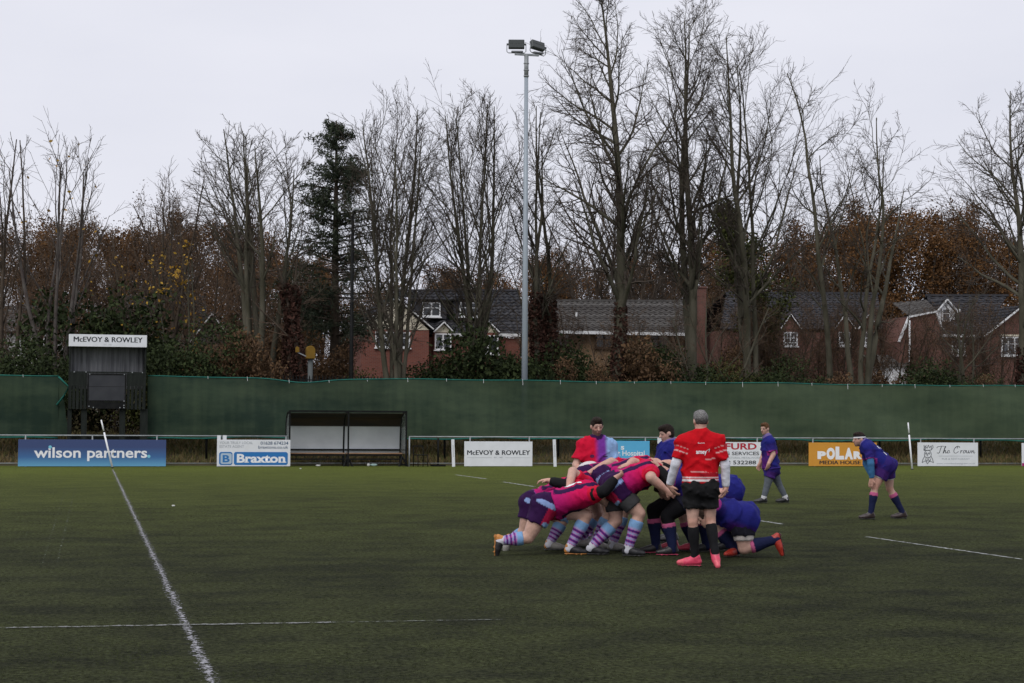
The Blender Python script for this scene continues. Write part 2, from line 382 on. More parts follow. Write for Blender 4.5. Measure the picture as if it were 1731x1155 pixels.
text('01628 532288', w*0.66, h*0.15, w*0.08, z0+h*0.08, Yf, M_TEXTDARK, r, bold=0.015)
M_ORNG = mat('orange_board', (0.62, 0.29, 0.045), 0.45, (0.58, 0.27, 0.042), 3)
r, w, z0, h = board(1367, 1482, 751, 790, M_ORNG, 'orange board reading POLAR MEDIA HOUSE')
for i, ch in enumerate('POLAR'):
    q = (i - 2); hh = h * (0.46 - 0.045 * q * q)
    text(ch, w*0.125, hh, -w*0.165 + w*0.132*(i-1) - w*0.015, z0+h*0.33, Yf, M_LETTER, r, bold=0.075)
text('MEDIA HOUSE', w*0.60, h*0.155, -w*0.045, z0+h*0.08, Yf, M_TEXTDARK, r, dbl=0.014)
r, w, z0, h = board(1551, 1653, 751, 790, M_WHITE, 'white pub board reading The Crown with a drawing')
def script(strokes, x, z, sx, sz, m, parent, wd, y=Yf):
    b = MB()
    for s in strokes:
        pts = [Vector((x + px*sx, y, z + pz*sz)) for px, pz in s]
        for i in range(len(pts)-1):
            d = (pts[i+1]-pts[i]); 
            if d.length < 1e-5: continue
            n = Vector((-d.z, 0, d.x)).normalized() * wd * (0.6 + 0.5 * abs(d.z) / d.length); e = d.normalized() * wd * 0.3
            b.quad(pts[i]-n-e, pts[i+1]-n+e, pts[i+1]+n+e, pts[i]+n-e)
    return b.build('lettering', m, parent)
def arc(cx, cz, rx, rz, a0, a1, n=10, sl=0.25):
    return [(cx + rx*math.cos(math.radians(a0+(a1-a0)*i/n)) + sl*rz*math.sin(math.radians(a0+(a1-a0)*i/n)), cz + rz*math.sin(math.radians(a0+(a1-a0)*i/n))) for i in range(n+1)]
ST = [[(0.02,.72),(.1,.9),(.25,.95),(.55,1.0),(.75,.96)], [(.48,.97),(.36,.5),(.28,.1),(.16,-.02),(.04,.06)],
      [(.62,.0),(.78,.6),(.9,.95),(.84,.98),(.72,.4),(.66,.0)], [(.68,.1),(.8,.4),(.88,.38),(.84,.1),(.9,.0),(1.0,.12)],
      arc(1.13,.2,.09,.2,0,350,10)[:9] + [(1.3,.1)],
      arc(1.95,.5,.26,.5,35,330,14), arc(1.95,.8,.1,.12,-60,200,8),
      [(2.32,.4),(2.36,.36),(2.3,.0)], [(2.32,.1),(2.42,.38),(2.52,.36)],
      arc(2.68,.2,.1,.2,90,450,12), [(2.78,.3),(2.9,.38)],
      [(2.9,.4),(2.88,.1),(2.94,0),(3.06,.15),(3.12,.4)], [(3.12,.4),(3.08,.1),(3.14,0),(3.28,.2),(3.32,.4)],
      [(3.42,.38),(3.38,.0)], [(3.4,.12),(3.52,.38),(3.6,.34),(3.57,.08),(3.63,0),(3.72,.1)]]
script(ST, -w*0.19, z0+h*0.55, w*0.172, h*0.30, M_TEXTDARK, r, 0.011)
MB().box(-w*0.155, w*0.41, Yf-0.002, Yf, z0+h*0.425, z0+h*0.435).build('print_rule', M_GREYT, r)
text('PUB & RESTAURANT', w*0.46, h*0.075, w*0.13, z0+h*0.27, Yf, M_GREYT, r, space=1.15)
text('www.crownbanhettsgreen.co.uk', w*0.64, h*0.06, w*0.13, z0+h*0.085, Yf, M_GREYT, r)
DR = [[(.2,.98),(.24,.7),(.3,.78),(.36,.98)], [(.24,.7),(.7,.72)], [(.2,.82),(.18,.72),(.75,.74),(.74,.95),(.62,.84),(.52,.98),(.44,.82),(.3,.92),(.2,.82)],
      arc(.48,.52,.26,.2,0,360,14,0), arc(.36,.56,.05,.04,0,360,8,0), arc(.58,.56,.05,.04,0,360,8,0), [(.46,.54),(.42,.44),(.52,.44)], [(.36,.37),(.48,.34),(.6,.38)],
      [(.25,.42),(.12,.28),(.05,.1),(.3,.2),(.45,.04),(.6,.2),(.9,.1),(.82,.3),(.72,.42)], [(.3,.3),(.4,.16),(.5,.28),(.62,.14),(.7,.3)], [(.75,.74),(.88,.86),(.84,.98)]]
script(DR, -w*0.44, z0+h*0.06, w*0.22, h*0.85, mat('pencil_print', (0.2, 0.21, 0.23)), r, 0.014)
r, w, z0, h = board(1727, 1842, 752, 790, M_WHITE, 'white board with magenta foot cut off by right edge')
MB().box(-w/2+0.002, w/2-0.002, Yf-0.002, Yf, z0+0.002, z0+h*0.13).build('print_block', mat('magenta_print', (0.36, 0.02, 0.16)), r)

def rail(xa, xb, posts, label):
    v = 62.15
    ua, ub = gU(xa, v), gU(xb, v); r = empty('perimeter_rail', F(ua, v, 0), PHI)
    _, zt = UZ(865, 739, v)
    n = max(2, int((ub-ua)/6))
    MB().tube([(i*(ub-ua)/n, 0, zt) for i in range(n+1)], 0.023, 8).build('top_rail', M_GALV, r, True)
    MB().tube([(0, 0, 0.12), (ub-ua, 0, 0.12)], 0.014, 6).build('bottom_rail', M_GALV, r, True)
    for px in posts:
        x = gU(px, v) - ua
        MB().tube([(x, 0, -0.1), (x, 0, zt)], 0.026, 8).build('post', M_GALV, r, True)
    tag(r, label, 'rail')
rail(-120, 488, [-92, 44, 157, 266, 377, 484], 'galvanised spectator rail left of the dugout')
rail(692, 1900, [692.5, 795, 895, 994, 1091, 1187, 1280, 1374, 1466, 1556, 1646, 1735, 1825], 'galvanised spectator rail right of the dugout')

# the tall ball-stop net
def net_material():
    m = bpy.data.materials.new('green_net'); m.use_nodes = True; t = m.node_tree; b = t.nodes['Principled BSDF']
    co = t.nodes.new('ShaderNodeTexCoord')
    mm = t.nodes.new('ShaderNodeMapping'); mm.inputs['Scale'].default_value = (0.35, 1, 0.9)
    n = t.nodes.new('ShaderNodeTexNoise'); n.inputs['Scale'].default_value = 1.1; n.inputs['Detail'].default_value = 8; n.inputs['Roughness'].default_value = 0.65
    t.links.new(co.outputs['Object'], mm.inputs[0]); t.links.new(mm.outputs[0], n.inputs['Vector'])
    m2 = t.nodes.new('ShaderNodeMapping'); m2.inputs['Scale'].default_value = (5, 1, 0.35)
    n2 = t.nodes.new('ShaderNodeTexNoise'); n2.inputs['Scale'].default_value = 1.0; n2.inputs['Detail'].default_value = 3
    t.links.new(co.outputs['Object'], m2.inputs[0]); t.links.new(m2.outputs[0], n2.inputs['Vector'])
    av = t.nodes.new('ShaderNodeMix'); av.inputs[0].default_value = 0.2
    t.links.new(n.outputs[0], av.inputs[2]); t.links.new(n2.outputs[0], av.inputs[3])
    r = t.nodes.new('ShaderNodeValToRGB'); e = r.color_ramp.elements
    e[0].position = 0.32; e[0].color = (0.017, 0.034, 0.024, 1); e[1].position = 0.7; e[1].color = (0.068, 0.096, 0.056, 1)
    # the net's colour ramps from darker at its left to paler at its right
    sx = t.nodes.new('ShaderNodeSeparateXYZ'); t.links.new(co.outputs['Object'], sx.inputs[0])
    fd = t.nodes.new('ShaderNodeMapRange'); fd.inputs[1].default_value = 4; fd.inputs[2].default_value = 24; fd.inputs[3].default_value = -0.09; fd.inputs[4].default_value = 0.12; t.links.new(sx.outputs[0], fd.inputs[0])
    sm = t.nodes.new('ShaderNodeMath'); t.links.new(av.outputs[0], sm.inputs[0]); t.links.new(fd.outputs[0], sm.inputs[1])
    t.links.new(sm.outputs[0], r.inputs[0]); t.links.new(r.outputs[0], b.inputs['Base Color'])
    b.inputs['Roughness'].default_value = 0.8; b.inputs['Alpha'].default_value = 0.93; b.inputs['Specular IOR Level'].default_value = 0.15
    return m
M_NET = net_material(); M_TEAL = mat('teal_hem', (0.012, 0.10, 0.085), 0.6, (0.02, 0.14, 0.11), 4)
VN = 64.4
def net(xa, xb, label, seed, loose=False):
    rg = np.random.default_rng(seed)
    ua, ub = gU(xa, VN), gU(xb, VN); L = ub - ua
    r = empty('ball_stop_net', F(ua, VN, 0), PHI)
    nx = int(L / 0.25); nz_ = 9
    xs = np.linspace(0, L, nx + 1)
    ph = rg.uniform(0, 6, 8)
    top = 3.13 + 0.015*np.sin(xs*0.55+ph[0]) + 0.012*np.sin(xs*1.3+ph[1])
    bot = 0.98 + 0.03*np.sin(xs*0.7+ph[2]) + 0.02*np.sin(xs*2.1+ph[3])
    if not loose:
        top -= 0.15*np.exp(-((xs - (gU(510, VN) - ua))/1.0)**2)
    V = []
    for j in range(nz_ + 1):
        s = j / nz_
        for i, x in enumerate(xs):
            y = 0.03*math.sin(x*2.3+ph[4]+s*2) * (0.4+s) + 0.012*math.sin(x*5.1+ph[5]-s*3) + 0.06*math.sin(x*0.8+s*4+ph[6])
            V.append((x, y, top[i]*s + bot[i]*(1-s)))
    Fc = [(j*(nx+1)+i, j*(nx+1)+i+1, (j+1)*(nx+1)+i+1, (j+1)*(nx+1)+i) for j in range(nz_) for i in range(nx)]
    np_mesh('net', V, Fc, M_NET, r, True)
    MB().tube([(x, V[nz_*(nx+1)+i][1], top[i]+0.012) for i, x in enumerate(xs)], 0.022, 5).build('top_hem', M_TEAL, r, True)
    MB().tube([(x, V[i][1]-0.01, bot[i]-0.012) for i, x in enumerate(xs)], 0.028, 5).build('bottom_hem', M_TEAL, r, True)
    k = 0
    x = 2.1
    while x < L:
        MB().tube([(x, 0.14, -0.1), (x, 0.14, 3.1)], 0.045, 8).build('post', M_BLACK, r, True)
        for dx in (-0.0, 1.4, 2.9):
            if x+dx < L:
                i = min(nx, int((x+dx)/L*nx)); MB().bar((x+dx, -0.1, top[i]+0.05), (x+dx+0.01, -0.1, top[i]-0.04 - 0.14*rg.random()**2), 0.010).build('tie', M_LETTER, r)
        x += 4.35
    if loose:
        b = MB(); b.tube([(L, 0, 3.1), (L+0.35, -0.05, 2.75), (L+0.18, -0.08, 2.4), (L-0.05, -0.1, 2.1)], 0.035, 5)
        b.build('loose_hem', M_TEAL, r, True)
        np_mesh('net_fold', [(L-0.02,0,3.1),(L+0.36,-0.05,2.74),(L+0.18,-0.08,2.38),(L+0.3,0.06,1.6),(L+0.42,0.05,1.0),(L,0.0,1.0)], [(0,1,2,3),(0,3,4,5)], M_NET, r)
    tag(r, label, 'net fence')
net(-140, 98, 'dark green ball stop net left of the scoreboard with loose corner', 1, True)
net(249, 1950, 'long green ball stop net right of the scoreboard', 2)

# fibres of the turf near the camera, uncountable
def fibres():
    rg = np.random.default_rng(21)
    bands = [(10.6, 13, 1500), (13, 16, 950), (16, 20, 520), (20, 26, 300), (26, 34, 150)]
    Ps = []
    for y0, y1, dn in bands:
        wx = y1*0.30; n = int((y1-y0)*2*wx*dn); p = np.stack([rg.uniform(-wx, wx, n), rg.uniform(y0, y1, n)], 1)
        Ps.append(p[np.abs(p[:, 0]) < p[:, 1]*0.30])
    p = np.concatenate(Ps); n = len(p)
    for a_, b_, w_ in LINES:
        d = np.array([b_.x-a_.x, b_.y-a_.y]); LL = np.linalg.norm(d); d /= LL
        off = np.abs((p[:, 0]-a_.x)*d[1]-(p[:, 1]-a_.y)*d[0]); tt = (p[:, 0]-a_.x)*d[0]+(p[:, 1]-a_.y)*d[1]
        p = p[(off > w_*0.7) | (tt < 0) | (tt > LL)]
    n = len(p)
    # clumped: thinned where the pile is worn flat
    f = np.sin(p[:, 0]*2.1+1.3*np.sin(p[:, 1]*0.9))*np.sin(p[:, 1]*1.3+1.1*np.sin(p[:, 0]*1.7)) + 0.6*np.sin(p[:, 0]*5.3+p[:, 1]*3.7)
    p = p[(f+rg.normal(0, 0.7, n)) > -0.5]; n = len(p)
    hgt = rg.uniform(0.005, 0.014, n); w = rg.uniform(0.0012, 0.0024, n)*(1+p[:, 1]/22); a = rg.uniform(0, 6.28, n); l = rg.normal(0, 0.012, (n, 2))*np.array([1.8, 1])
    q = np.concatenate([p, np.full((n, 1), -0.002)], 1); o = np.stack([np.cos(a)*w, np.sin(a)*w*0.3, 0*w], 1)
    V = np.stack([q-o, q+o, q+np.stack([l[:, 0], l[:, 1], hgt], 1)], 1).reshape(-1, 3)
    m = mat('turf_fibre', (0.012, 0.015, 0.007), 0.85, (0.060, 0.074, 0.026), 0.45, island=0.4, spec=0.04)
    ob = np_mesh('turf_fibres', V, np.arange(n*3).reshape(-1, 3), m); tag(ob, 'short artificial grass fibres standing on the near pitch', 'grass', kind='stuff')
fibres()

# ------------------------------------------------------------------ scoreboard hut
def scoreboard():
    v = 63.9
    u0, zt = UZ(117, 565, v); u1, _ = UZ(248, 567, v); w = u1 - u0
    Z = lambda y: UZ(182, y, v)[1]
    r = empty('scoreboard', F((u0+u1)/2, v, 0), PHI)
    tag(r, 'black timber scoreboard hut on legs with white McEVOY and ROWLEY sign', 'scoreboard')
    D = 1.1; zs = Z(586.5); zo = Z(628.5); zb = Z(692)
    MB().box(-w/2-0.01, w/2+0.01, -0.05, 0.0, zs, zt).build('sign', M_WHITE, r, bevel=0.004)
    sg = [o for o in r.children if o.name.startswith('sign')][0]
    text('McEVOY & ROWLEY', w*0.885, (zt-zs)*0.42, 0.0, zs+(zt-zs)*0.39, -0.053, M_TEXTDARK, sg, dbl=0.014)
    text('EST. 1987', w*0.11, (zt-zs)*0.13, 0.0, zs+(zt-zs)*0.12, -0.053, M_PALET, sg)
    MB().box(-w/2, w/2, 0.004, D+0.1, zt-0.10, zt-0.03).build('roof', M_BLACK, r)
    M_TIM = mat('dark_timber', (0.009, 0.0115, 0.010), 0.75, (0.016, 0.020, 0.017), 3, bump=0.3, bscale=12, stretch=(4, 4, 0.6))
    for s in (-1, 1):
        MB().box(s*w/2-0.05 if s > 0 else -w/2, s*w/2 if s > 0 else -w/2+0.05, 0.06, D, zb, zt-0.11).build('side_wall', M_TIM, r)
    M_COR = mat('grey_corrugated_sheet', (0.085, 0.088, 0.095), 0.55, (0.16, 0.165, 0.175), 2.5, stretch=(3, 1, 0.3))
    n = 60; V = []
    for z in (zo - 0.6, zt - 0.12):
        for i in range(n+1):
            V.append((-w/2+0.06 + (w-0.12)*i/n, 0.55 + 0.03*math.sin(i*1.7), z))
    np_mesh('corrugated_back', V, [(i, i+1, n+2+i, n+1+i) for i in range(n)], M_COR, r, True)
    # front: boards left and right of the screen
    xs0, xs1 = UZ(150, 650, v)[0]-(u0+u1)/2, UZ(211, 650, v)[0]-(u0+u1)/2
    zsc, zsb = Z(634), Z(677)
    MB().box(-w/2, w/2, 0.0, 0.05, zo-0.05, zo).build('front_lintel', M_TIM, r)
    for a, b in ((-w/2, xs0-0.06), (xs1+0.06, w/2)):
        MB().box(a+0.003, b-0.003, 0.002, 0.045, zo-0.5, zo-0.053).build('front_panel', M_TIM, r)
        k = int((b-a)/0.12)
        for i in range(k):
            x = a + (i+0.5)*(b-a)/k
            MB().box(x-0.047, x+0.047, 0.004, 0.04, zb, zo-0.503).build('slat', M_TIM, r)
    M_SCR = mat('dull_grey_screen', (0.035, 0.037, 0.043), 0.4, (0.045, 0.047, 0.053), 3)
    MB().box(xs0, xs1, -0.035, 0.0, zsb, zsc).build('screen', M_SCR, r)
    f = MB(); e = 0.05
    f.box(xs0-e, xs1+e, -0.05, -0.002, zsc+0.001, zsc+e); f.box(xs0-e, xs1+e, -0.05, -0.002, zsb-e, zsb-0.001)
    f.box(xs0-e, xs0-0.001, -0.05, -0.002, zsb, zsc); f.box(xs1+0.001, xs1+e, -0.05, -0.002, zsb, zsc)
    f.box(xs0-e, xs1+e, -0.045, -0.002, zb+0.02, zsb-e-0.01)
    f.build('screen_frame', M_BLACK, r)
    MB().box(xs0, xs1, -0.037, -0.0352, (zsb+zsc)/2+0.03, (zsb+zsc)/2+0.04).build('screen_joint', M_BLACK, r)
    for x, z in ((xs0+0.03, zsc+0.02), (xs1-0.02, zsc+0.02), (xs1-0.02, zsb-0.02), (xs0+0.02, zb+0.1), (xs0+0.17, zb+0.06), (xs1-0.16, zb+0.06), (xs1-0.02, zb+0.06), (xs1-0.02, zb+0.14), (xs0-0.1, zo-0.02), (xs0-0.5, zo-0.02), (xs1+0.25, zo-0.02), (xs1+0.6, zo-0.02)):
        MB().box(x-0.018, x+0.018, -0.062, -0.046, z-0.018, z+0.018).build('bolt', M_GALV, r)
    for a, b in ((114, 121), (137, 147), (202, 212), (237, 250)):
        xa, xb = UZ(a, 700, v)[0]-(u0+u1)/2, UZ(b, 700, v)[0]-(u0+u1)/2
        MB().box(xa, xb, 0.1, 0.28, -0.1, zb+0.02).build('leg', M_TIM, r)
    MB().box(-w/2+0.1, w/2-0.1, 0.9, 1.0, 0.9, 1.05).build('cross_brace', M_TIM, r)
scoreboard()

# ------------------------------------------------------------------ team dugout
def dugout():
    v = 62.35
    u0, _ = UZ(490, 700, v); u1, _ = UZ(687, 700, v); w = u1 - u0
    H = UZ(590, 697, v)[1]
    r = empty('dugout', F(u0, v, 0), PHI)
    tag(r, 'black framed team dugout with pale back panels and plank bench', 'dugout')
    D = 1.25
    prof = [(0.0, H-0.03), (0.55, H-0.05), (0.9, H-0.2), (1.1, H-0.5), (1.18, 0.75), (1.2, 0.42)]
    M_SH = mat('pale_dugout_sheet', (0.66, 0.70, 0.73), 0.4, (0.56, 0.60, 0.63), 1.6)
    M_RF = mat('dark_roof_sheet', (0.03, 0.03, 0.03), 0.6, (0.06, 0.045, 0.03), 1.5, stretch=(0.4, 1, 4))
    for a, b in ((0.04, w/2-0.03), (w/2+0.03, w-0.04)):
        m = MB()
        for i in range(3): m.quad((a, prof[i][0], prof[i][1]), (b, prof[i][0], prof[i][1]), (b, prof[i+1][0], prof[i+1][1]), (a, prof[i+1][0], prof[i+1][1]))
        o = m.build('roof_sheet', M_RF, r); so = o.modifiers.new('s', 'SOLIDIFY'); so.thickness = 0.01
        m = MB()
        for i in range(3, 5): m.quad((a, prof[i][0]+0.004, prof[i][1]), (b, prof[i][0]+0.004, prof[i][1]), (b, prof[i+1][0]+0.004, prof[i+1][1]), (a, prof[i+1][0]+0.004, prof[i+1][1]))
        o = m.build('back_sheet', M_SH, r); so = o.modifiers.new('s', 'SOLIDIFY'); so.thickness = 0.01
    for x, nm in ((0.0, 'side_frame'), (w/2, 'middle_frame'), (w, 'side_frame')):
        m = MB(); t = 0.055
        m.bar((x, 0, -0.03), (x, 0, H), t, t)
        for i in range(5): m.bar((x, prof[i][0], prof[i][1]+0.03), (x, prof[i+1][0], prof[i+1][1]+0.03), t, 0.05)
        m.bar((x, 1.2, -0.03), (x, 1.2, 0.45), t, t); m.bar((x, 0.03, 0.05), (x, 1.17, 0.05), t, 0.05)
        m.build(nm, M_BLACK, r)
    # side windows of clear sheet
    g = bpy.data.materials.new('clear_side_sheet'); g.use_nodes = True; b = g.node_tree.nodes['Principled BSDF']
    b.inputs['Base Color'].default_value = (0.25, 0.27, 0.27, 1); b.inputs['Roughness'].default_value = 0.2; b.inputs['Alpha'].default_value = 0.45
    for x in (0.0, w):
        pl = [(0.03, 0.45)] + [(y-0.01 if y else 0.03, z-0.01) for y, z in prof]
        MB().add([(x-0.003, y, z) for y, z in pl] + [(x+0.003, y, z) for y, z in pl], [tuple(range(7)), tuple(range(13, 6, -1))] + [(i, i+7, (i+1) % 7+7, (i+1) % 7) for i in range(7)]).build('side_sheet', g, r)
    MB().box(-0.03, w+0.03, -0.034, 0.03, H-0.005, H+0.06).build('top_beam', M_BLACK, r)
    MB().box(0.03, w-0.03, 1.04, 1.06, H-0.50, H-0.485).build('purlin', mat('grey_purlin', (0.12, 0.12, 0.12)), r)
    M_BEN = mat('worn_bench_wood', (0.26, 0.15, 0.09), 0.7, (0.36, 0.23, 0.14), 3, stretch=(0.5, 5, 5))
    for a, b in ((0.03, w/2-0.03), (w/2+0.03, w-0.03)):
        MB().box(a, b, 0.62, 0.78, 0.43, 0.47).build('bench_plank', M_BEN, r)
        MB().box(a, b, 0.80, 0.96, 0.43, 0.47).build('bench_plank', M_BEN, r)
        MB().box(a, b, 0.64, 0.70, 0.36, 0.428).build('bench_rail', M_BLACK, r)
        MB().box(a, b, 1.10, 1.14, 0.54, 0.60).build('back_rail', M_BLACK, r)
        MB().box(a, b, 0.60, 0.64, 0.22, 0.27).build('lower_rail', M_BLACK, r)
        MB().box(a, b, 0.98, 1.01, 0.08, 0.11).build('foot_rail', M_GALV, r)
    for x in (0.06, w/2-0.06, w/2+0.06, w-0.06):
        m = MB(); m.bar((x, 0.66, -0.02), (x, 0.66, 0.43), 0.045); m.bar((x, 0.92, -0.02), (x, 0.92, 0.43), 0.045); m.build('bench_leg', M_BLACK, r)
    for x in (w/2, w-0.1):
        m = MB(); m.bar((x-0.16, -0.05, -0.02), (x, 0.2, 0.34), 0.05); m.bar((x+0.16, -0.05, -0.02), (x, 0.2, 0.34), 0.05)
        m.build('brace_foot', M_BLACK, r)
dugout()
def litter(px, py, Y, shape, col, label):
    p = P(px, py, Y); r = None
    rg = np.random.default_rng(int(px)); V = []; n = 8
    for j in range(4):
        for i in range(n):
            a = i/n*2*math.pi; rr = (0.5+0.5*math.sin((j+0.5)/4*math.pi)) * (1+rg.uniform(-.25, .25))
            V.append((math.cos(a)*rr*shape[0], math.sin(a)*rr*shape[1], j/3*shape[2]))
    Fc = [(j*n+i, j*n+(i+1) % n, (j+1)*n+(i+1) % n, (j+1)*n+i) for j in range(3) for i in range(n)]
    Fc += [(3*n, 3*n+1, 3*n+2, 3*n+3), (3*n, 3*n+3, 3*n+4, 3*n+5), (3*n, 3*n+5, 3*n+6, 3*n+7)]
    o = np_mesh('litter', V, Fc, mat('litter_%g_%g_%g' % col, col, 0.5)); o.location = (p.x, p.y, 0.0); o.rotation_euler = (0, 0, PHI)
    tag(o, label, 'litter')
litter(623, 787, 63.6, (0.06, 0.05, 0.09), (0.6, 0.6, 0.58), 'crumpled white wrapper under the dugout bench')
litter(632, 786, 63.6, (0.12, 0.05, 0.08), (0.3, 0.42, 0.4), 'pale green bottle lying under the dugout bench')
litter(538, 786, 63.0, (0.09, 0.05, 0.05), (0.6, 0.6, 0.6), 'small white scrap under left half of the dugout')
d = G(293, 856)
litter(293, 856, d.y, (0.032, 0.032, 0.025), (0.65, 0.66, 0.62), 'white marker disc lying on the pitch left of centre')
d = G(508, 793)
litter(508, 793, d.y, (0.035, 0.035, 0.03), (0.65, 0.66, 0.62), 'white scrap on the turf in front of the dugout')

def chair():
    v = 62.0; u, _ = UZ(711, 770, v)
    r = empty('chair', F(u, v, 0), PHI + 0.25)
    tag(r, 'thin black metal chair beside the dugout', 'chair')
    for x in (-0.19, 0.19):
        MB().tube([(x, -0.2, 0), (x, -0.19, 0.4)], 0.016, 6).build('leg', M_BLACK, r, True)
        MB().tube([(x, 0.2, 0), (x, 0.19, 0.42), (x, 0.23, 0.74)], 0.016, 6).build('leg', M_BLACK, r, True)
    MB().box(-0.2, 0.2, -0.2, 0.19, 0.4, 0.43).build('seat', M_BLACK, r, bevel=0.01)
    MB().bar((-0.2, 0.225, 0.73), (0.2, 0.225, 0.73), 0.03, 0.04).build('back_rail', M_BLACK, r)
chair()
u, _ = UZ(740, 785, 62.6)
b = empty('weight_base', F(u, 62.55, 0), PHI); tag(b, 'flat black ballast base at foot of net post by chair', 'base')
MB().box(-0.25, 0.25, -0.18, 0.18, 0, 0.06).build('slab', M_BLACK, b, bevel=0.01); MB().tube([(0, 0, 0.05), (0, 0, 1.0)], 0.035, 8).build('stub_post', M_BLACK, b, True)
for px, lab in ((767, 'narrow white upright plank left of the McEVOY board'), (938.5, 'narrow white upright plank between McEVOY board and ball carrier')):
    v = 61.95; u, _ = UZ(px, 760, v); _, z = UZ(px, 743, v)
    r = empty('white_plank', F(u, v, 0), PHI); tag(r, lab, 'plank', 'white upright planks on the rail')
    r.rotation_euler = (0, math.radians(-2.2), PHI)
    MB().box(-0.055, 0.055, -0.02, 0.02, 0.0, z).build('board', M_WHITE, r, bevel=0.004)
    MB().box(-0.018, 0.018, -0.0225, -0.0205, 0.35, z-0.2).build('print_strip', M_PALET, r)
v = 62.08; u, z = UZ(1118, 750, v); _, z1 = UZ(1118, 741, v)
r = empty('small_sign', F(u, v, 0), PHI); tag(r, 'small blank white sign on rail beside dark haired blue player', 'sign')
MB().box(-0.15, 0.15, -0.006, 0.006, z, z1+0.02).build('plate', M_WHITE, r); MB().box(-0.02, 0.02, 0.008, 0.03, 0, z1).build('stake', M_GALV, r)
v = 62.05; u, z = UZ(375, 744, v); _, z1 = UZ(375, 737, v)
r = empty('white_tray', F(u, v, 0), PHI); tag(r, 'small white bracket clipped on rail above the Braxton board', 'bracket')
for s in (-1, 1): MB().box(s*0.1-0.06, s*0.1+0.06, -0.04, 0.04, z-0.05, z1+0.02).build('clip', M_WHITE, r)
MB().box(-0.16, 0.16, -0.02, 0.02, 0.0, z-0.06).build('stake', M_GALV, r)

# ------------------------------------------------------------------ corner poles, floodlight
def pole(px, py, tx, ty, label):
    p = G(px, py); q = P(tx, ty, p.y)
    r = empty('flag_pole', p); tag(r, label, 'pole', 'leaning white touchline poles')
    d = q - p
    MB().tube([d*0.0, d*0.4, d*0.74], [0.034, 0.032, 0.03], 8).build('shaft', M_LETTER, r, True)
    MB().tube([d*0.74, d*0.77], [0.022, 0.022], 8).build('joint', M_BLACK, r, True)
    MB().tube([d*0.77, d*1.0], [0.028, 0.022], 8).build('tip', M_LETTER, r, True)
    MB().tube([d*0.0-Vector((0, 0, .02)), d*0.015], [0.05, 0.05], 8).build('ground_socket', M_BLACK, r)
pole(190, 791, 171, 710, 'white leaning pole at the end of the broad line')
pole(1542, 794, 1535, 714.5, 'white leaning pole left of The Crown board')

def floodlight():
    v = 66.4; u, _ = UZ(887, 600, v); _, zt = UZ(888, 92, v)
    r = empty('floodlight', F(u, v, 0.9), PHI); zt -= 0.9
    tag(r, 'tall grey floodlight mast with two lamps behind the net', 'floodlight')
    M_MAST = mat('grey_mast', (0.33, 0.38, 0.42), 0.45, (0.28, 0.32, 0.36), 1.0, metal=0.1, stretch=(3, 3, 0.4))
    MB().tube([(0, 0, -0.1), (0, 0, 6), (0, 0, zt-0.9)], [0.13, 0.11, 0.078], 12).build('mast', M_MAST, r, True)
    MB().tube([(0, 0, zt-0.9), (0, 0, zt-0.05)], 0.088, 12).build('spigot', M_GALV, r, True)
    for z in (zt-0.85, zt-0.62, zt-0.36): MB().tube([(0, 0, z-0.015), (0, 0, z+0.015)], 0.11, 12).build('collar', M_GALV, r)
    MB().box(-0.46, 0.5, -0.05, 0.05, zt-0.05, zt+0.02).build('crossbar', M_GALV, r)
    M_GL = mat('lamp_glass', (0.035, 0.042, 0.04), 0.12, spec=0.6); M_LB = mat('lamp_housing', (0.09, 0.1, 0.1), 0.5)
    for cx, yaw, roll, tilt in ((-0.40, -PHI, 0.0, -0.10), (0.46, 0.35, math.radians(-8), -0.35)):
        l = empty('lamp', (cx, 0, zt+0.02), 0, r); l.rotation_euler = (0, 0, yaw)
        w = 0.62 if cx < 0 else 0.60
        o = MB().box(-w/2, w/2, -0.06, 0.14, -0.17, 0.17).build('lamp_housing', M_LB, l, bevel=0.02); 
        o.location = (0, 0, 0.36); o.rotation_euler = (tilt, -roll, 0)
        for za, zb in ((-0.15, -0.012), (0.012, 0.15)):
            g = MB().box(-w/2+0.02, w/2-0.02, -0.068, -0.062, za, zb).build('lamp_glass', M_GL, o)
        bkt = MB().tube([(-w/2-0.06, 0.04, 0.36), (-w/2-0.06, 0.04, 0.08), (-w/2, 0.03, 0.02), (w/2, 0.03, 0.02), (w/2+0.06, 0.04, 0.08), (w/2+0.06, 0.04, 0.36)], 0.018, 6).build('bracket', M_GALV, l, True)
        bkt.rotation_euler = (0, -roll, 0)
        k = MB(); k.box(-w/2-0.07, -w/2, 0.01, 0.07, 0.32, 0.39); k.box(w/2, w/2+0.07, 0.01, 0.07, 0.32, 0.39)
        k = k.build('pivot', M_LB, l); k.rotation_euler = (0, -roll, 0)
        MB().box(-0.2, 0.26, -0.05, 0.12, 0.03, 0.10).build('ballast_box', mat('ballast_grey', (0.2, 0.21, 0.23), 0.5), l, bevel=0.02)
floodlight()

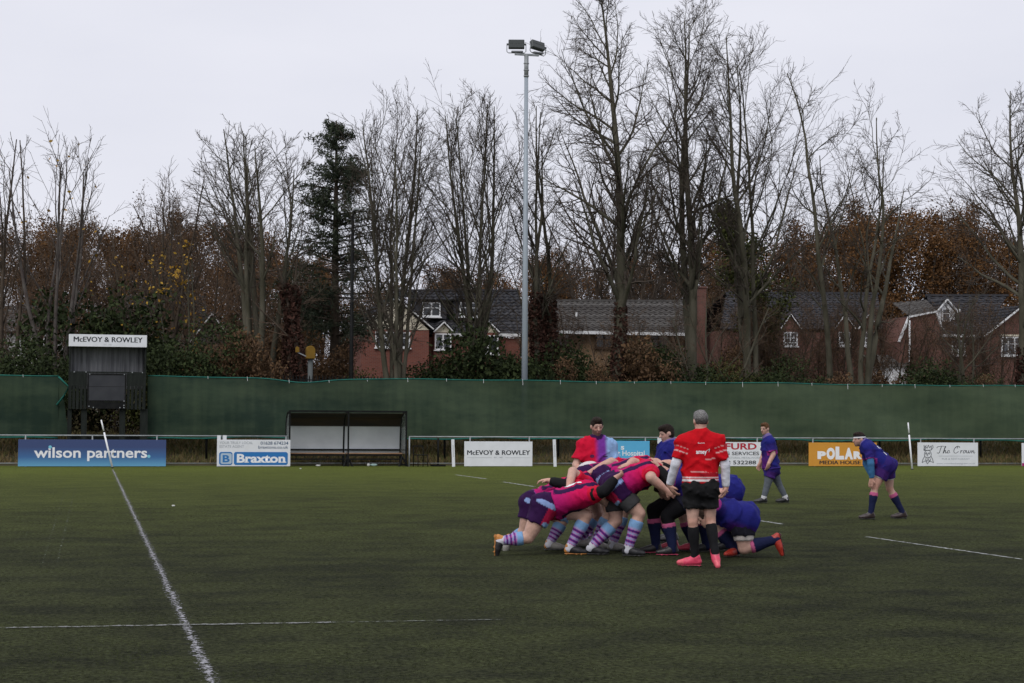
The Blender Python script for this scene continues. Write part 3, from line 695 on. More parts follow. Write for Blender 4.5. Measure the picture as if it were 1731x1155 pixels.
# small things behind the net
v = 68.5; u, z1 = UZ(525, 581, v); _, z0 = UZ(525, 607, v)
r = empty('yellow_roadside_box', F(u, v, 1.0), PHI); tag(r, 'yellow rounded box on grey post behind the net', 'roadside box')
M_YEL = mat('faded_yellow', (0.19, 0.11, 0.016), 0.8, (0.14, 0.08, 0.015), 3)
w = 0.17; h = (z1 - z0)*0.85; zb = z0 - 1.0
MB().prism([(-w, zb), (w, zb), (w, zb+h*0.7), (w*0.7, zb+h*0.9), (w*0.2, zb+h), (-w*0.5, zb+h*0.98), (-w, zb+h*0.85)], -0.2, 0.2).build('box', M_YEL, r, bevel=0.02)
MB().tube([(0, 0, -0.05), (0, 0, zb)], 0.1, 10).build('post', mat('dull_grey_post', (0.09, 0.10, 0.10), 0.7), r, True)
MB().prism([(-0.58, zb+h*0.5), (-0.44, zb+h*0.5), (-0.44, zb+h*0.85), (-0.52, zb+h*0.95), (-0.58, zb+h*0.85)], -0.05, 0.05).build('side_plate', M_YEL, r)
MB().bar((-0.5, 0, zb+h*0.5), (0, 0, zb+0.02), 0.04).build('bracket', M_GALV, r)
v = 67.6; ua = gU(478, v); ub = gU(652, v)
r = empty('railing', F(ua, v, 1.0), PHI); tag(r, 'black spiked metal railing just above the net top', 'railing')
zt = UZ(560, 634, v)[1] - 1.0
for z in (0.3, zt-0.22): MB().box(0, ub-ua, -0.02, 0.02, z, z+0.04).build('rail', M_BLACK, r)
pal = MB().prism([(-0.022, -0.05), (0.022, -0.05), (0.022, zt-0.08), (0, zt), (-0.022, zt-0.08)], -0.035, -0.022).build('paling', M_BLACK, r)
for i in range(1, int((ub-ua)/0.125)):
    c = pal.copy(); link(c, r); c.location = (i*0.125, 0, random.uniform(-0.03, 0.01))
v = 70; u, _ = UZ(594, 600, v); zt = UZ(594, 365, v)[1] - 1.05
r = empty('lamp_post', F(u, v, 1.05), PHI); tag(r, 'slim black street lamp post left of the gabled house', 'lamp post')
MB().tube([(0, 0, -0.1), (0, 0, 2.0), (0, 0, zt)], [0.11, 0.085, 0.06], 10).build('column', M_BLACK, r, True)
MB().bar((0, 0, zt), (0.0, -0.7, zt+0.15), 0.06).build('arm', M_BLACK, r); MB().box(-0.1, 0.1, -1.2, -0.7, zt+0.1, zt+0.2).build('lantern', M_LB if 'M_LB' in globals() else M_GALV, r, bevel=0.02)

# ------------------------------------------------------------------ houses
def brick_mat(name, c1, c2, mortar):
    m = bpy.data.materials.new(name); m.use_nodes = True; t = m.node_tree; b = t.nodes['Principled BSDF']
    co = t.nodes.new('ShaderNodeTexCoord'); s = t.nodes.new('ShaderNodeSeparateXYZ'); a = t.nodes.new('ShaderNodeMath'); c = t.nodes.new('ShaderNodeCombineXYZ')
    t.links.new(co.outputs['Object'], s.inputs[0]); t.links.new(s.outputs[0], a.inputs[0]); t.links.new(s.outputs[1], a.inputs[1])
    t.links.new(a.outputs[0], c.inputs[0]); t.links.new(s.outputs[2], c.inputs[1])
    k = t.nodes.new('ShaderNodeTexBrick'); k.inputs['Scale'].default_value = 1.0
    k.inputs['Brick Width'].default_value = 0.225; k.inputs['Row Height'].default_value = 0.075; k.inputs['Mortar Size'].default_value = 0.008
    k.inputs['Color1'].default_value = (*c1, 1); k.inputs['Color2'].default_value = (*c2, 1); k.inputs['Mortar'].default_value = (*mortar, 1)
    t.links.new(c.outputs[0], k.inputs['Vector'])
    n = t.nodes.new('ShaderNodeTexNoise'); n.inputs['Scale'].default_value = 0.9; n.inputs['Detail'].default_value = 5
    t.links.new(co.outputs['Object'], n.inputs['Vector'])
    rr = t.nodes.new('ShaderNodeValToRGB'); rr.color_ramp.elements[0].color = (0.6, 0.6, 0.6, 1); rr.color_ramp.elements[1].color = (1.15, 1.1, 1.1, 1)
    t.links.new(n.outputs[0], rr.inputs[0])
    x = t.nodes.new('ShaderNodeMix'); x.data_type = 'RGBA'; x.blend_type = 'MULTIPLY'; x.inputs[0].default_value = 1
    t.links.new(k.outputs[0], x.inputs[6]); t.links.new(rr.outputs[0], x.inputs[7]); t.links.new(x.outputs[2], b.inputs['Base Color'])
    b.inputs['Roughness'].default_value = 0.9
    return m
M_BRICK = brick_mat('red_brick', (0.17, 0.05, 0.034), (0.22, 0.068, 0.043), (0.17, 0.12, 0.10))
M_BRICK2 = brick_mat('dull_red_brick', (0.12, 0.045, 0.034), (0.16, 0.06, 0.042), (0.13, 0.10, 0.085))
M_YBRICK = brick_mat('yellow_brick', (0.2, 0.125, 0.06), (0.26, 0.16, 0.08), (0.2, 0.16, 0.12))
M_TRIM = mat('white_trim', (0.7, 0.71, 0.72), 0.5)
M_CREAM = mat('cream_boards', (0.62, 0.57, 0.45), 0.6, (0.56, 0.52, 0.41), 2)
M_TILE = mat('dark_roof_tile', (0.028, 0.029, 0.034), 0.5, (0.05, 0.05, 0.056), 6, island=0.5)
M_TILE2 = mat('brown_roof_tile', (0.05, 0.045, 0.042), 0.5, (0.10, 0.095, 0.09), 5, island=0.4)
M_GLASS = mat('window_glass', (0.03, 0.035, 0.04), 0.08, spec=0.9)
M_BROWNF = mat('brown_frame', (0.05, 0.03, 0.02), 0.5)
def window(root, x0, x1, z0, z1, y, nx=2, fm=None, sill=True, bars=1):
    fm = fm or M_TRIM; t = 0.075
    f = MB()
    f.box(x0, x1, y-0.05, y+0.02, z1-t, z1); f.box(x0, x1, y-0.05, y+0.02, z0, z0+t)
    for i in range(nx+1):
        x = x0 + (x1-x0-t)*i/nx; f.box(x, x+t, y-0.048, y+0.02, z0+t, z1-t)
    for i in range(nx):
        xa = x0+(x1-x0-t)*i/nx+t; xb = x0+(x1-x0-t)*(i+1)/nx
        for k in range(1, bars+1):
            z = z1-t-(z1-z0)*(0.3 if bars == 1 else k/(bars+1)); f.box(xa, xb, y-0.04, y+0.01, z-0.025, z+0.02)
        if bars > 1: xm = (xa+xb)/2; f.box(xm-0.015, xm+0.015, y-0.036, y+0.01, z0+t, z1-t)
    o = f.build('window', fm, root)
    for i in range(nx):
        xa = x0+(x1-x0-t)*i/nx+t; xb = x0+(x1-x0-t)*(i+1)/nx
        MB().box(xa, xb, y-0.015, y-0.005, z0+t, z1-t).build('pane', M_GLASS, o)
    if sill: MB().box(x0-0.06, x1+0.06, y-0.11, y+0.0, z0-0.07, z0-0.002).build('sill', fm, o)
def tiled(root, a, b, c, d, m, name='roof', course=0.3, tile=0.3):
    """courses of wavy tiles on the slope a-b (eaves, left to right) to d-c (ridge)"""
    a, b, c, d = map(Vector, (a, b, c, d))
    n = max(3, int(((d-a).length + (c-b).length) / 2 / course)); k = max(6, int((b-a).length / tile * 4))
    nrm = (b-a).cross(d-a).normalized()
    if nrm.z < 0: nrm.negate()
    V, Fc = [], []
    for j in range(n):
        for e, (s, lift) in enumerate(((j/n, 0.06), ((j+1.08)/n, 0.0), (j/n, 0.0))):
            L, R = a.lerp(d, min(s, 1)), b.lerp(c, min(s, 1))
            for i in range(k+1):
                V.append(L.lerp(R, i/k) + nrm * (lift + 0.035*math.sin(i*math.pi/2) + 0.012*math.sin(i*7.3+j*3.1)))
        o = j*3*(k+1)
        for i in range(k):
            Fc.append((o+i, o+i+1, o+k+1+i+1, o+k+1+i)); Fc.append((o+2*(k+1)+i, o+2*(k+1)+i+1, o+i+1, o+i))
    return np_mesh(name, [tuple(q) for q in V], Fc, m, root)
class House:
    def __init__(s, name, v, px, zg, label):
        s.v = v; s.u0 = gU(px, v); s.zg = zg
        s.r = empty(name, F(s.u0, v, zg), PHI); tag(s.r, label, 'house')
    def x(s, px): return gU(px, s.v) - s.u0
    def z(s, px, py): return UZ(px, py, s.v)[1] - s.zg
    def gable(s, apex, left, right, y0, depth, wallm, infill, zbase, barge=0.16, roofm=None, band=True):
        """front gable with bargeboards, roof running back from y0"""
        xa, za = s.x(apex[0]), s.z(*apex); xl, zl = s.x(left[0]), s.z(*left); xr, zr = s.x(right[0]), s.z(*right)
        ins = (xr-xl)*0.055
        MB().box(xl+ins, xr-ins, y0, y0+depth, zbase, min(zl, zr)-0.02).build('wall', wallm, s.r)
        MB().prism([(xl+ins, min(zl, zr)), (xr-ins, min(zl, zr)), (xa, za-0.1)], y0+0.004, y0+depth).build('gable_end', infill, s.r)
        for e in ((xl, zl), (xr, zr)):
            MB().bar((e[0], y0-0.14, e[1]), (xa, y0-0.14, za), 0.06, barge, up=(0, 1, 0.0)).build('bargeboard', M_TRIM, s.r)
        rm = roofm or M_TILE
        tiled(s.r, (xl-0.05, y0-0.16, zl+0.05), (xl-0.05, y0+depth, zl+0.05), (xa, y0+depth, za+0.09), (xa, y0-0.16, za+0.09), rm)
        tiled(s.r, (xr+0.05, y0-0.16, zr+0.05), (xr+0.05, y0+depth, zr+0.05), (xa, y0+depth, za+0.09), (xa, y0-0.16, za+0.09), rm)
    def slope(s, e0, e1, r1, r0, y0, depth, m, back=True):
        a = (s.x(e0[0]), y0, s.z(*e0)); b = (s.x(e1[0]), y0, s.z(*e1)); c = (s.x(r1[0]), y0+depth, s.z(*r1)*1.0); d = (s.x(r0[0]), y0+depth, s.z(*r0))
        k = (s.v + depth) / s.v                            # the ridge stands farther back, so it is that much higher
        fix = lambda q: (q[0]*k + s.u0*(k-1), q[1], (q[2]+s.zg-CAMH)*k + CAMH - s.zg)
        c, d = fix(c), fix(d)
        tiled(s.r, a, b, c, d, m)
        if back: tiled(s.r, (a[0], y0+2*depth, a[2]), (b[0], y0+2*depth, b[2]), c, d, m)
        MB().bar((d[0]-0.05, d[1], d[2]+0.06), (c[0]+0.05, c[1], c[2]+0.06), 0.25, 0.12).build('ridge', m, s.r)
        return a, b, c, d
    def gutter(s, xa, xb, py, y):
        z = s.z((xa+xb)/2, py); MB().box(s.x(xa), s.x(xb), y-0.10, y-0.03, z-0.16, z).build('fascia', M_TRIM, s.r)
    def win(s, xa, xb, ya, yb, y, **k): window(s.r, s.x(xa), s.x(xb), s.z((xa+xb)/2, yb), s.z((xa+xb)/2, ya), y, **k)

h = House('brick_house', 96, 725, 1.2, 'red brick house with cream gable and two roof dormers')
h.slope((690, 564), (905, 564), (880, 491), (676, 491), 0.9, 3.6, M_TILE)
MB().box(h.x(700), h.x(885), 1.0, 7.5, 0, h.z(760, 566)-0.1).build('wall', M_BRICK, h.r)
h.gable((667, 503), (603, 556), (731, 557), 0.0, 5.0, M_BRICK, M_CREAM, 0)
h.gable((752, 544), (734, 561), (768, 561), 0.55, 3.0, M_BRICK, M_CREAM, 0, barge=0.2)
h.gable((827, 542), (808, 561), (846, 561), 0.55, 3.0, M_BRICK, M_CREAM, 0, barge=0.2)
h.gutter(769, 807, 563, 0.9); h.gutter(847, 885, 563, 0.9)
h.win(737, 765, 563, 591, 0.53, nx=2); h.win(810, 845, 566, 598, 0.53, nx=2)
h.win(633, 692, 561, 588, -0.02, nx=4)
for xa, xb in ((721, 752), (785, 818)):
    y = 1.5
    MB().box(h.x(xa)-0.35, h.x(xb)+0.35, y+0.04, 4.0, h.z(xa, 536), h.z(xa, 506)).build('dormer', M_TILE, h.r)
    MB().box(h.x(xa)-0.5, h.x(xb)+0.5, y-0.15, 4.2, h.z(xa, 506)+0.003, h.z(xa, 504.5)+0.05).build('dormer_roof', M_BLACK, h.r)
    h.win(xa, xb, 508, 533, y, nx=2)
sk_ = MB(); a = (h.x(692), 2.35, h.z(692, 520)+0.25); b = (h.x(707), 2.35, h.z(707, 520)+0.25); sk_.quad(a, b, (b[0], 3.05, b[2]+0.52), (a[0], 3.05, a[2]+0.52))
so = sk_.build('skylight', mat('skylight_glass', (0.5, 0.5, 0.56), 0.12, spec=0.8), h.r); m_ = so.modifiers.new('s', 'SOLIDIFY'); m_.thickness = 0.06

h = House('bungalow', 90, 1050, 1.2, 'low yellow brick house with long lichen grey tiled roof')
h.slope((930, 561), (1166, 563), (1170, 511), (942, 510), 0.0, 3.8, M_TILE2)
MB().box(h.x(925)+0.3, h.x(1160), 0.5, 7.0, 0, h.z(1050, 562)-0.1).build('wall', M_YBRICK, h.r)
h.gutter(935, 1160, 561, 0.0)
h.win(930, 967, 563, 586, 0.48, nx=3, fm=M_BROWNF); h.win(1010, 1040, 563, 588, 0.48, nx=2, fm=M_BROWNF); h.win(1100, 1135, 563, 588, 0.48, nx=2, fm=M_BROWNF)
MB().tube([(h.x(990), 1.9, h.z(990, 545)), (h.x(990), 1.9, h.z(990, 525))], 0.06, 8).build('vent_pipe', M_TRIM, h.r)

h = House('brick_house', 95, 1350, 1.2, 'wide red brick house with small brick half dormers behind the thick tree')
h.slope((1222, 556), (1500, 556), (1490, 497), (1232, 495), 0.5, 3.6, M_TILE)
MB().box(h.x(1228), h.x(1496), 0.7, 7, 0, h.z(1350, 557)-0.1).build('wall', M_BRICK2, h.r)
for ax, l, rr in ((1287, 1268, 1306), (1340, 1322, 1358), (1432, 1414, 1450), (1472, 1454, 1490)):
    h.gable((ax, 531), (l, 556), (rr, 556), 0.35, 2.5, M_BRICK2, M_BRICK2, 0, barge=0.03)
for xa, xb in ((1273, 1300), (1328, 1352), (1422, 1442), (1461, 1483)): h.win(xa, xb, 561, 585, 0.33, nx=2, bars=2)
MB().box(h.x(1206), h.x(1219), 2.5, 3.2, 2, h.z(1210, 482)).build('chimney', M_BRICK2, h.r)
MB().box(h.x(1205), h.x(1220), 2.45, 3.25, h.z(1210, 482)+0.003, h.z(1210, 479)).build('chimney_cap', M_BRICK2, h.r)
tiled(h.r, (h.x(1460), -1.6, h.z(1490, 621)), (h.x(1520), -1.6, h.z(1490, 621)), (h.x(1520), 0.3, h.z(1490, 600)), (h.x(1460), 0.3, h.z(1490, 600)), M_TILE2, 'porch_roof')
MB().box(h.x(1470), h.x(1515), -1.4, 0.3, 0, h.z(1490, 621)).build('porch', M_TRIM, h.r)

h = House('brick_house', 94, 1630, 1.2, 'red brick house with barn shaped side gable at right edge')
x = h.x; z = h.z
poly = [(x(1520), 0), (x(1592), 0), (x(1592), z(1592, 556)), (x(1581), z(1581, 529)), (x(1537), z(1537, 537)), (x(1520), z(1520, 577))]
MB().prism(poly, 0.0, 4.0).build('wall', M_BRICK2, h.r)
for p, q in (((1519, 578), (1536, 536)), ((1536, 536), (1582, 527)), ((1582, 527), (1593, 557))):
    MB().bar((x(p[0]), -0.08, z(*p)), (x(q[0]), -0.08, z(*q)), 0.1, 0.17, up=(0, 1, 0)).build('bargeboard', M_TRIM, h.r)
tiled(h.r, (x(1582), -0.15, z(1582, 526)), (x(1536), -0.15, z(1536, 535)), (x(1560), 4.0, z(1560, 505)), (x(1620), 4.0, z(1620, 500)), M_TILE2)
MB().tube([(x(1536.5), -0.12, 0.2), (x(1536.5), -0.12, z(1536, 542))], 0.055, 8).build('downpipe', M_TRIM, h.r, True)
h.slope((1590, 566), (1668, 566), (1712, 500), (1575, 500), 0.6, 3.6, M_TILE)
MB().box(x(1592)+0.01, x(1700), 0.9, 7, 0, z(1640, 567)-0.1).build('wall', M_BRICK2, h.r)
h.gutter(1592, 1666, 565, 0.6)
h.gable((1626, 503), (1609, 523), (1643, 523), 1.9, 2.6, M_TRIM, M_TRIM, z(1626, 548), barge=0.2)
h.win(1618, 1633, 518, 541, 1.87, nx=1, sill=False)
h.win(1621, 1644, 574, 600, 0.87, nx=2)
h.gable((1722, 520), (1660, 569), (1786, 569), -0.2, 5.0, M_BRICK2, M_BRICK2, 0, barge=0.3)
h.win(1690, 1724, 570, 602, -0.22, nx=3); MB().box(x(1688), x(1726), -0.26, -0.21, z(1700, 569), z(1700, 566)).build('lintel', M_CREAM, h.r)
window(h.r, x(1654), x(1660), z(1655, 530), z(1655, 518), 2.6, nx=1, sill=False)

h = House('brick_house', 91, 280, 1.2, 'house with dark tiled roof behind the scoreboard and white edged gable')
h.slope((178, 546), (350, 552), (345, 503), (190, 503), 0.5, 3.4, M_TILE2)
MB().box(h.x(182), h.x(360), 0.8, 7, 0, h.z(270, 549)-0.1).build('wall', mat('grey_render', (0.3, 0.29, 0.27), 0.8, (0.22, 0.21, 0.2), 2), h.r)
h.gable((356, 530), (318, 580), (392, 580), 0.0, 5.0, M_YBRICK, M_TILE2, 0, barge=0.16, roofm=M_TILE2)
h.win(205, 240, 550, 572, 0.78, nx=3); h.win(262, 280, 550, 575, 0.78, nx=1)
h = House('pale_cottage', 100, 40, 1.2, 'pale walled cottage glimpsed through trees at far left')
h.slope((-30, 560), (110, 560), (100, 520), (-20, 520), 0.5, 3.4, M_TILE2)
MB().box(h.x(-25), h.x(105), 0.8, 7, 0, h.z(40, 561)-0.1).build('wall', mat('pale_render', (0.5, 0.5, 0.5), 0.8, (0.4, 0.4, 0.4), 2), h.r)
h.win(30, 50, 566, 590, 0.78, nx=2); h.win(70, 90, 566, 590, 0.78, nx=2)

# ------------------------------------------------------------------ trees
M_BARK = mat('grey_green_bark', (0.055, 0.052, 0.035), 0.95, (0.105, 0.097, 0.072), 2.5, bump=0.6, bscale=14, stretch=(1, 1, 0.35))
M_BARK2 = mat('brown_bark', (0.05, 0.038, 0.028), 0.95, (0.085, 0.066, 0.05), 2.5, bump=0.6, bscale=14)
M_BIRCH = mat('pale_birch_bark', (0.11, 0.10, 0.09), 0.9, (0.07, 0.055, 0.05), 3.0)
M_TWIG = mat('dark_twig', (0.055, 0.045, 0.037), 0.95, (0.085, 0.068, 0.055), 1.5)
M_TWIGB = mat('brown_twig', (0.085, 0.058, 0.042), 0.95, (0.13, 0.09, 0.062), 1.0)
M_LBROWN = mat('brown_leaf', (0.075, 0.046, 0.027), 0.9, (0.125, 0.073, 0.036), 0.35, island=0.5)
M_LORANGE = mat('rust_leaf', (0.092, 0.047, 0.02), 0.9, (0.165, 0.083, 0.03), 0.35, island=0.45)
M_LYEL = mat('yellow_leaf', (0.40, 0.25, 0.035), 0.7, (0.30, 0.16, 0.02), 1.0, island=0.6)
M_LGREEN = mat('evergreen_leaf', (0.014, 0.021, 0.008), 0.75, (0.036, 0.050, 0.017), 0.9, island=0.45, spec=0.12)
M_LGREEN2 = mat('lighter_green_leaf', (0.030, 0.036, 0.012), 0.75, (0.07, 0.078, 0.022), 0.9, island=0.5, spec=0.12)
M_CONIF = mat('conifer_needle', (0.026, 0.036, 0.024), 0.8, (0.06, 0.072, 0.045), 0.8, island=0.5, spec=0.1)
M_IVY = mat('dark_red_creeper', (0.036, 0.018, 0.013), 0.9, (0.062, 0.028, 0.020), 2.0, island=0.5)
M_LPALE = mat('catkin_fleck', (0.07, 0.045, 0.03), 0.8, (0.10, 0.06, 0.035), 1.0, island=0.5)

def unit(a): return a / np.maximum(np.linalg.norm(a, axis=-1, keepdims=True), 1e-9)
def grow(rg, p, d, L, r0, r1, n, wig, up):
    B = len(p); pts = np.zeros((B, n+1, 3)); pts[:, 0] = p; d = unit(d)
    for i in range(n):
        d = unit(d + rg.normal(0, wig, (B, 3)) + np.array([0, 0, up]))
        pts[:, i+1] = pts[:, i] + d * (L/n)[:, None]
    t = np.linspace(0, 1, n+1)[None, :]
    rad = r0[:, None]*(1-t) + r1[:, None]*t
    return pts, rad
def sprout(rg, br, m, t0, t1, ang, asp, ratio, lmin, taper=0.55, rr=0.55, rmin=0.004):
    pts, rad = br; B, n1, _ = pts.shape; n = n1-1
    t = np.linspace(t0, t1, m)[None, :] + rg.uniform(-0.5, 0.5, (B, m)) * (t1-t0)/max(m, 1)
    t = np.clip(t, 0.02, 0.985)
    x = t*n; i = np.minimum(x.astype(int), n-1); f = (x-i)[..., None]
    bi = np.arange(B)[:, None]
    p = pts[bi, i]*(1-f) + pts[bi, i+1]*f
    tan = unit(pts[bi, i+1]-pts[bi, i])
    r = rad[bi, i]*(1-f[..., 0]) + rad[bi, i+1]*f[..., 0]
    L = np.linalg.norm(np.diff(pts, axis=1), axis=2).sum(1)[:, None]
    q = unit(np.cross(tan, rg.normal(0, 1, tan.shape)))
    a = np.radians(rg.normal(ang, asp, t.shape))[..., None]
    d = tan*np.cos(a) + q*np.sin(a)
    ln = L*ratio*(1-taper*t)*rg.uniform(0.65, 1.25, t.shape)
    k = (ln > lmin).ravel()
    return p.reshape(-1, 3)[k], d.reshape(-1, 3)[k], ln.ravel()[k], np.maximum(r.ravel()[k]*rr, rmin)
def tube_np(br, k):
    pts, rad = br; B, n1, _ = pts.shape
    tan = np.gradient(pts, axis=1) if n1 > 2 else np.repeat((pts[:, 1]-pts[:, 0])[:, None], 2, 1)
    tan = unit(tan); ref = np.where(np.abs(tan[..., 2:3]) < 0.9, np.array([0, 0, 1.0]), np.array([1.0, 0, 0]))
    a = unit(np.cross(tan, ref)); b = np.cross(tan, a)
    th = np.arange(k)*2*np.pi/k
    V = pts[:, :, None] + rad[:, :, None, None]*(a[:, :, None]*np.cos(th)[:, None] + b[:, :, None]*np.sin(th)[:, None])
    idx = np.arange(B*n1*k).reshape(B, n1, k); nx = np.roll(idx, -1, axis=2)
    Fq = np.stack([idx[:, :-1], nx[:, :-1], nx[:, 1:], idx[:, 1:]], -1).reshape(-1, 4)
    return V.reshape(-1, 3), Fq
def merge(parts):
    V, Fq, o = [], [], 0
    for v, f in parts: V.append(v); Fq.append(f+o); o += len(v)
    return np.concatenate(V), np.concatenate(Fq)
def cards(rg, c, size, asp=0.6, droop=0.0):
    n = len(c); a = unit(rg.normal(0, 1, (n, 3)) + np.array([0, 0, -droop])); b = unit(np.cross(a, rg.normal(0, 1, (n, 3))))
    s = (size*rg.uniform(0.6, 1.3, n))[:, None]
    V = np.stack([c-a*s*0.5, c+b*s*asp*0.5, c+a*s*0.5, c-b*s*asp*0.5], 1).reshape(-1, 3)
    return V, np.arange(n*4).reshape(-1, 4)
def along(rg, br, n, jit):
    pts = br[0]; B, n1, _ = pts.shape; i = rg.integers(0, B, n); j = rg.integers(0, n1-1, n); f = rg.random((n, 1))
    return pts[i, j]*(1-f)+pts[i, j+1]*f + rg.normal(0, jit, (n, 3))

def tree_parts(seed, H, stems, spread, bare=0.3, wig=0.05, n1=14, n2=8, n3=6, n4=3, a1=42, a2=40, r1=0.42, up=0.04, rad=0.2, tp=0.35, twr=0.0085, crook=0.05, cw=2.0, cb=0.2):
    """stems > limbs > branches > twigs, as swept tubes. spread: lean of the stems in degrees"""
    rg = np.random.default_rng(seed)
    S = stems
    az = np.arange(S)*2*np.pi/S + rg.uniform(0, 2*np.pi) + rg.normal(0, 0.3, S)
    ln = np.radians(np.abs(rg.normal(spread, spread*0.35+0.01, S)))
    d = np.stack([np.cos(az)*np.sin(ln), np.sin(az)*np.sin(ln), np.cos(ln)], 1)
    p = np.stack([np.cos(az)*0.12*(S > 1), np.sin(az)*0.12*(S > 1), np.full(S, -0.3)], 1)
    L = H*rg.uniform(0.82, 1.0, S) if S > 1 else np.array([H])
    r0 = rad*rg.uniform(0.75, 1.1, S) if S > 1 else np.array([rad])
    b0 = grow(rg, p, d, L, r0, np.full(S, 0.02), 16, crook, up*0.6)
    b0[1][:, 0] *= 1.35
    q = list(sprout(rg, b0, n1, bare, 0.98, a1, 9, r1, 0.2, taper=tp))
    # limbs reach for the outline of a rounded crown
    zc, Rz = H*(cb+1)/2, H*(1-cb)/2*1.03
    mz = b0[0].mean(0); mid_ = np.stack([np.interp(q[0][:, 2], mz[:, 2], mz[:, 0]), np.interp(q[0][:, 2], mz[:, 2], mz[:, 1]), np.full(len(q[0]), zc)], 1)
    P_ = (q[0]-mid_)/np.array([cw, cw, Rz]); D_ = (q[1]+np.array([0, 0, up*4]))/np.array([cw, cw, Rz])
    qa = (D_**2).sum(1); qb = (P_*D_).sum(1); qc = (P_**2).sum(1)-1; disc = np.maximum(qb*qb-qa*qc, 0)
    q[2] = np.clip((-qb+np.sqrt(disc))/qa, 0.35, H*0.45)*rg.uniform(0.62, 1.05, len(qa)); q[2][qc > 0] = rg.uniform(0.3, 0.7, (qc > 0).sum())
    q[3] = np.minimum(q[3], 0.012+0.018*q[2])
    b1 = grow(rg, q[0], q[1], q[2], q[3], np.full(len(q[0]), 0.010), 9, wig, up)
    b2 = grow(rg, *(lambda q: (q[0], q[1], q[2], q[3], np.full(len(q[0]), 0.007)))(sprout(rg, b1, n2, 0.15, 0.97, a2, 10, 0.5, 0.3, taper=0.45, rr=0.6, rmin=twr)), 5, wig*1.3, up*0.7)
    b3 = grow(rg, *(lambda q: (q[0], q[1], q[2], q[3], np.full(len(q[0]), twr*0.55)))(sprout(rg, b2, n3, 0.15, 0.98, 38, 12, 0.5, 0.15, rr=0.7, rmin=twr*0.9)), 2, wig*1.6, up*0.5)
    out = [b0, b1, b2, b3]
    if n4:
        b4 = grow(rg, *(lambda q: (q[0], q[1], q[2], q[3], np.full(len(q[0]), twr*0.4)))(sprout(rg, b3, n4, 0.2, 0.98, 36, 12, 0.55, 0.1, rr=0.8, rmin=twr*0.62)), 2, wig*1.6, 0.02)
        out.append(b4)
    return rg, out
def make_tree(name, rg, b, bark, twig, leaves=None, ivy=None):
    """one Empty with the trunk, its crown of twigs, and any leaves left on it"""
    r = empty(name)
    V, Fq = merge([tube_np(b[0], 8), tube_np(b[1], 5)]); np_mesh('trunk', V, Fq, bark, r, True)
    V, Fq = merge([tube_np(x, 3) for x in b[2:]]); np_mesh('crown', V, Fq, twig, r)
    if leaves:
        n, size, m, lv, jit = leaves
        V, Fq = cards(rg, along(rg, b[lv], n, jit), size); np_mesh('leaves', V, Fq, m, r)
    if ivy:
        n, h = ivy; pts = b[0][0][:, :]; c = []
        for s in range(min(len(pts), 3)):
            k = n; z = rg.random(k)**1.3*h
            zz = pts[s, :, 2]
            x = np.interp(z, zz, pts[s, :, 0]); y = np.interp(z, zz, pts[s, :, 1]); a = rg.uniform(0, 2*np.pi, k)
            rr = (0.2+0.16*(1-z/h)) * rg.uniform(0.7, 1.25, k)
            c.append(np.stack([x+np.cos(a)*rr, y+np.sin(a)*rr, z], 1))
        V, Fq = cards(rg, np.concatenate(c), 0.16); np_mesh('creeper', V, Fq, M_IVY, r)
    return r
def top_h(px, py, v, zg=1.0): return UZ(px, py, v)[1] - zg
def put(r, px, v, zg=1.0, rz=None, sc=1.0):
    r.location = F(gU(px, v), v, zg); r.rotation_euler = (0, 0, PHI if rz is None else rz); r.scale = (sc, sc, sc); return r
GT = 'bare trees in the row behind the net'
def T(px, v, top, label, cat='tree', name='bare_tree', bark=None, twig=None, leaves=None, ivy=None, **k):
    H = top_h(px, top, v)
    rg, b = tree_parts(int(px)+7, H, **k)
    # measure and fit the height to the photograph's
    b = [x for x in b if len(x[0])]; zmax = max(x[0][..., 2].max() for x in b)
    f = H / zmax
    for x in b: x[0][...] *= f
    r = make_tree(name, rg, b, bark or M_BARK, twig or M_TWIG, leaves, ivy)
    put(r, px, v); tag(r, label, cat, GT); return r
T(92, 73, 183, 'pale many stemmed birch with sparse upright twigs above the scoreboard', stems=5, spread=5, bare=0.35, n1=7, n2=5, n3=4, n4=0, a1=24, a2=30, rad=0.12, cw=2.62, cb=0.35, bark=M_BIRCH, crook=0.035, leaves=(40, 0.18, M_LYEL, 2, 0.1))
T(5, 74, 225, 'thin bare tree cut off by the left edge', stems=3, spread=5, bare=0.3, n1=7, n2=6, n3=4, n4=0, a1=30, rad=0.13, cw=2.35, cb=0.3, bark=M_BARK2)
T(272, 75, 262, 'thin bare tree right of the scoreboard with a few yellow leaves', stems=4, spread=6, bare=0.3, n1=7, n2=6, n3=4, n4=2, a1=30, rad=0.11, cw=2.21, cb=0.25, bark=M_BARK2)
T(318, 72, 400, 'low thin tree with clusters of yellow leaves right of the scoreboard', stems=3, spread=4, bare=0.2, n1=7, n2=6, n3=4, n4=0, a1=38, rad=0.07, cw=1.38, cb=0.3, leaves=(300, 0.15, M_LYEL, 2, 0.1), ivy=(1200, 3.0))
T(205, 73, 430, 'low thin tree with scattered yellow leaves behind the scoreboard', stems=3, spread=5, bare=0.2, n1=7, n2=6, n3=4, n4=0, a1=38, rad=0.07, cw=1.79, cb=0.3, bark=M_BARK2, leaves=(110, 0.14, M_LYEL, 2, 0.1))
T(437, 71, 188, 'fan crowned bare tree left of the dark conifer', stems=6, spread=9, bare=0.42, n1=9, n2=9, n3=6, n4=2, a1=32, rad=0.19, cw=3.46, cb=0.40, crook=0.03)
T(503, 70, 340, 'bare tree with dark red creeper round its trunk below the conifer', stems=2, spread=3, bare=0.3, n1=8, n2=7, n3=4, n4=2, a1=46, rad=0.16, cw=1.93, cb=0.3, bark=M_BARK2, twig=M_TWIGB, ivy=(2600, 6.0))
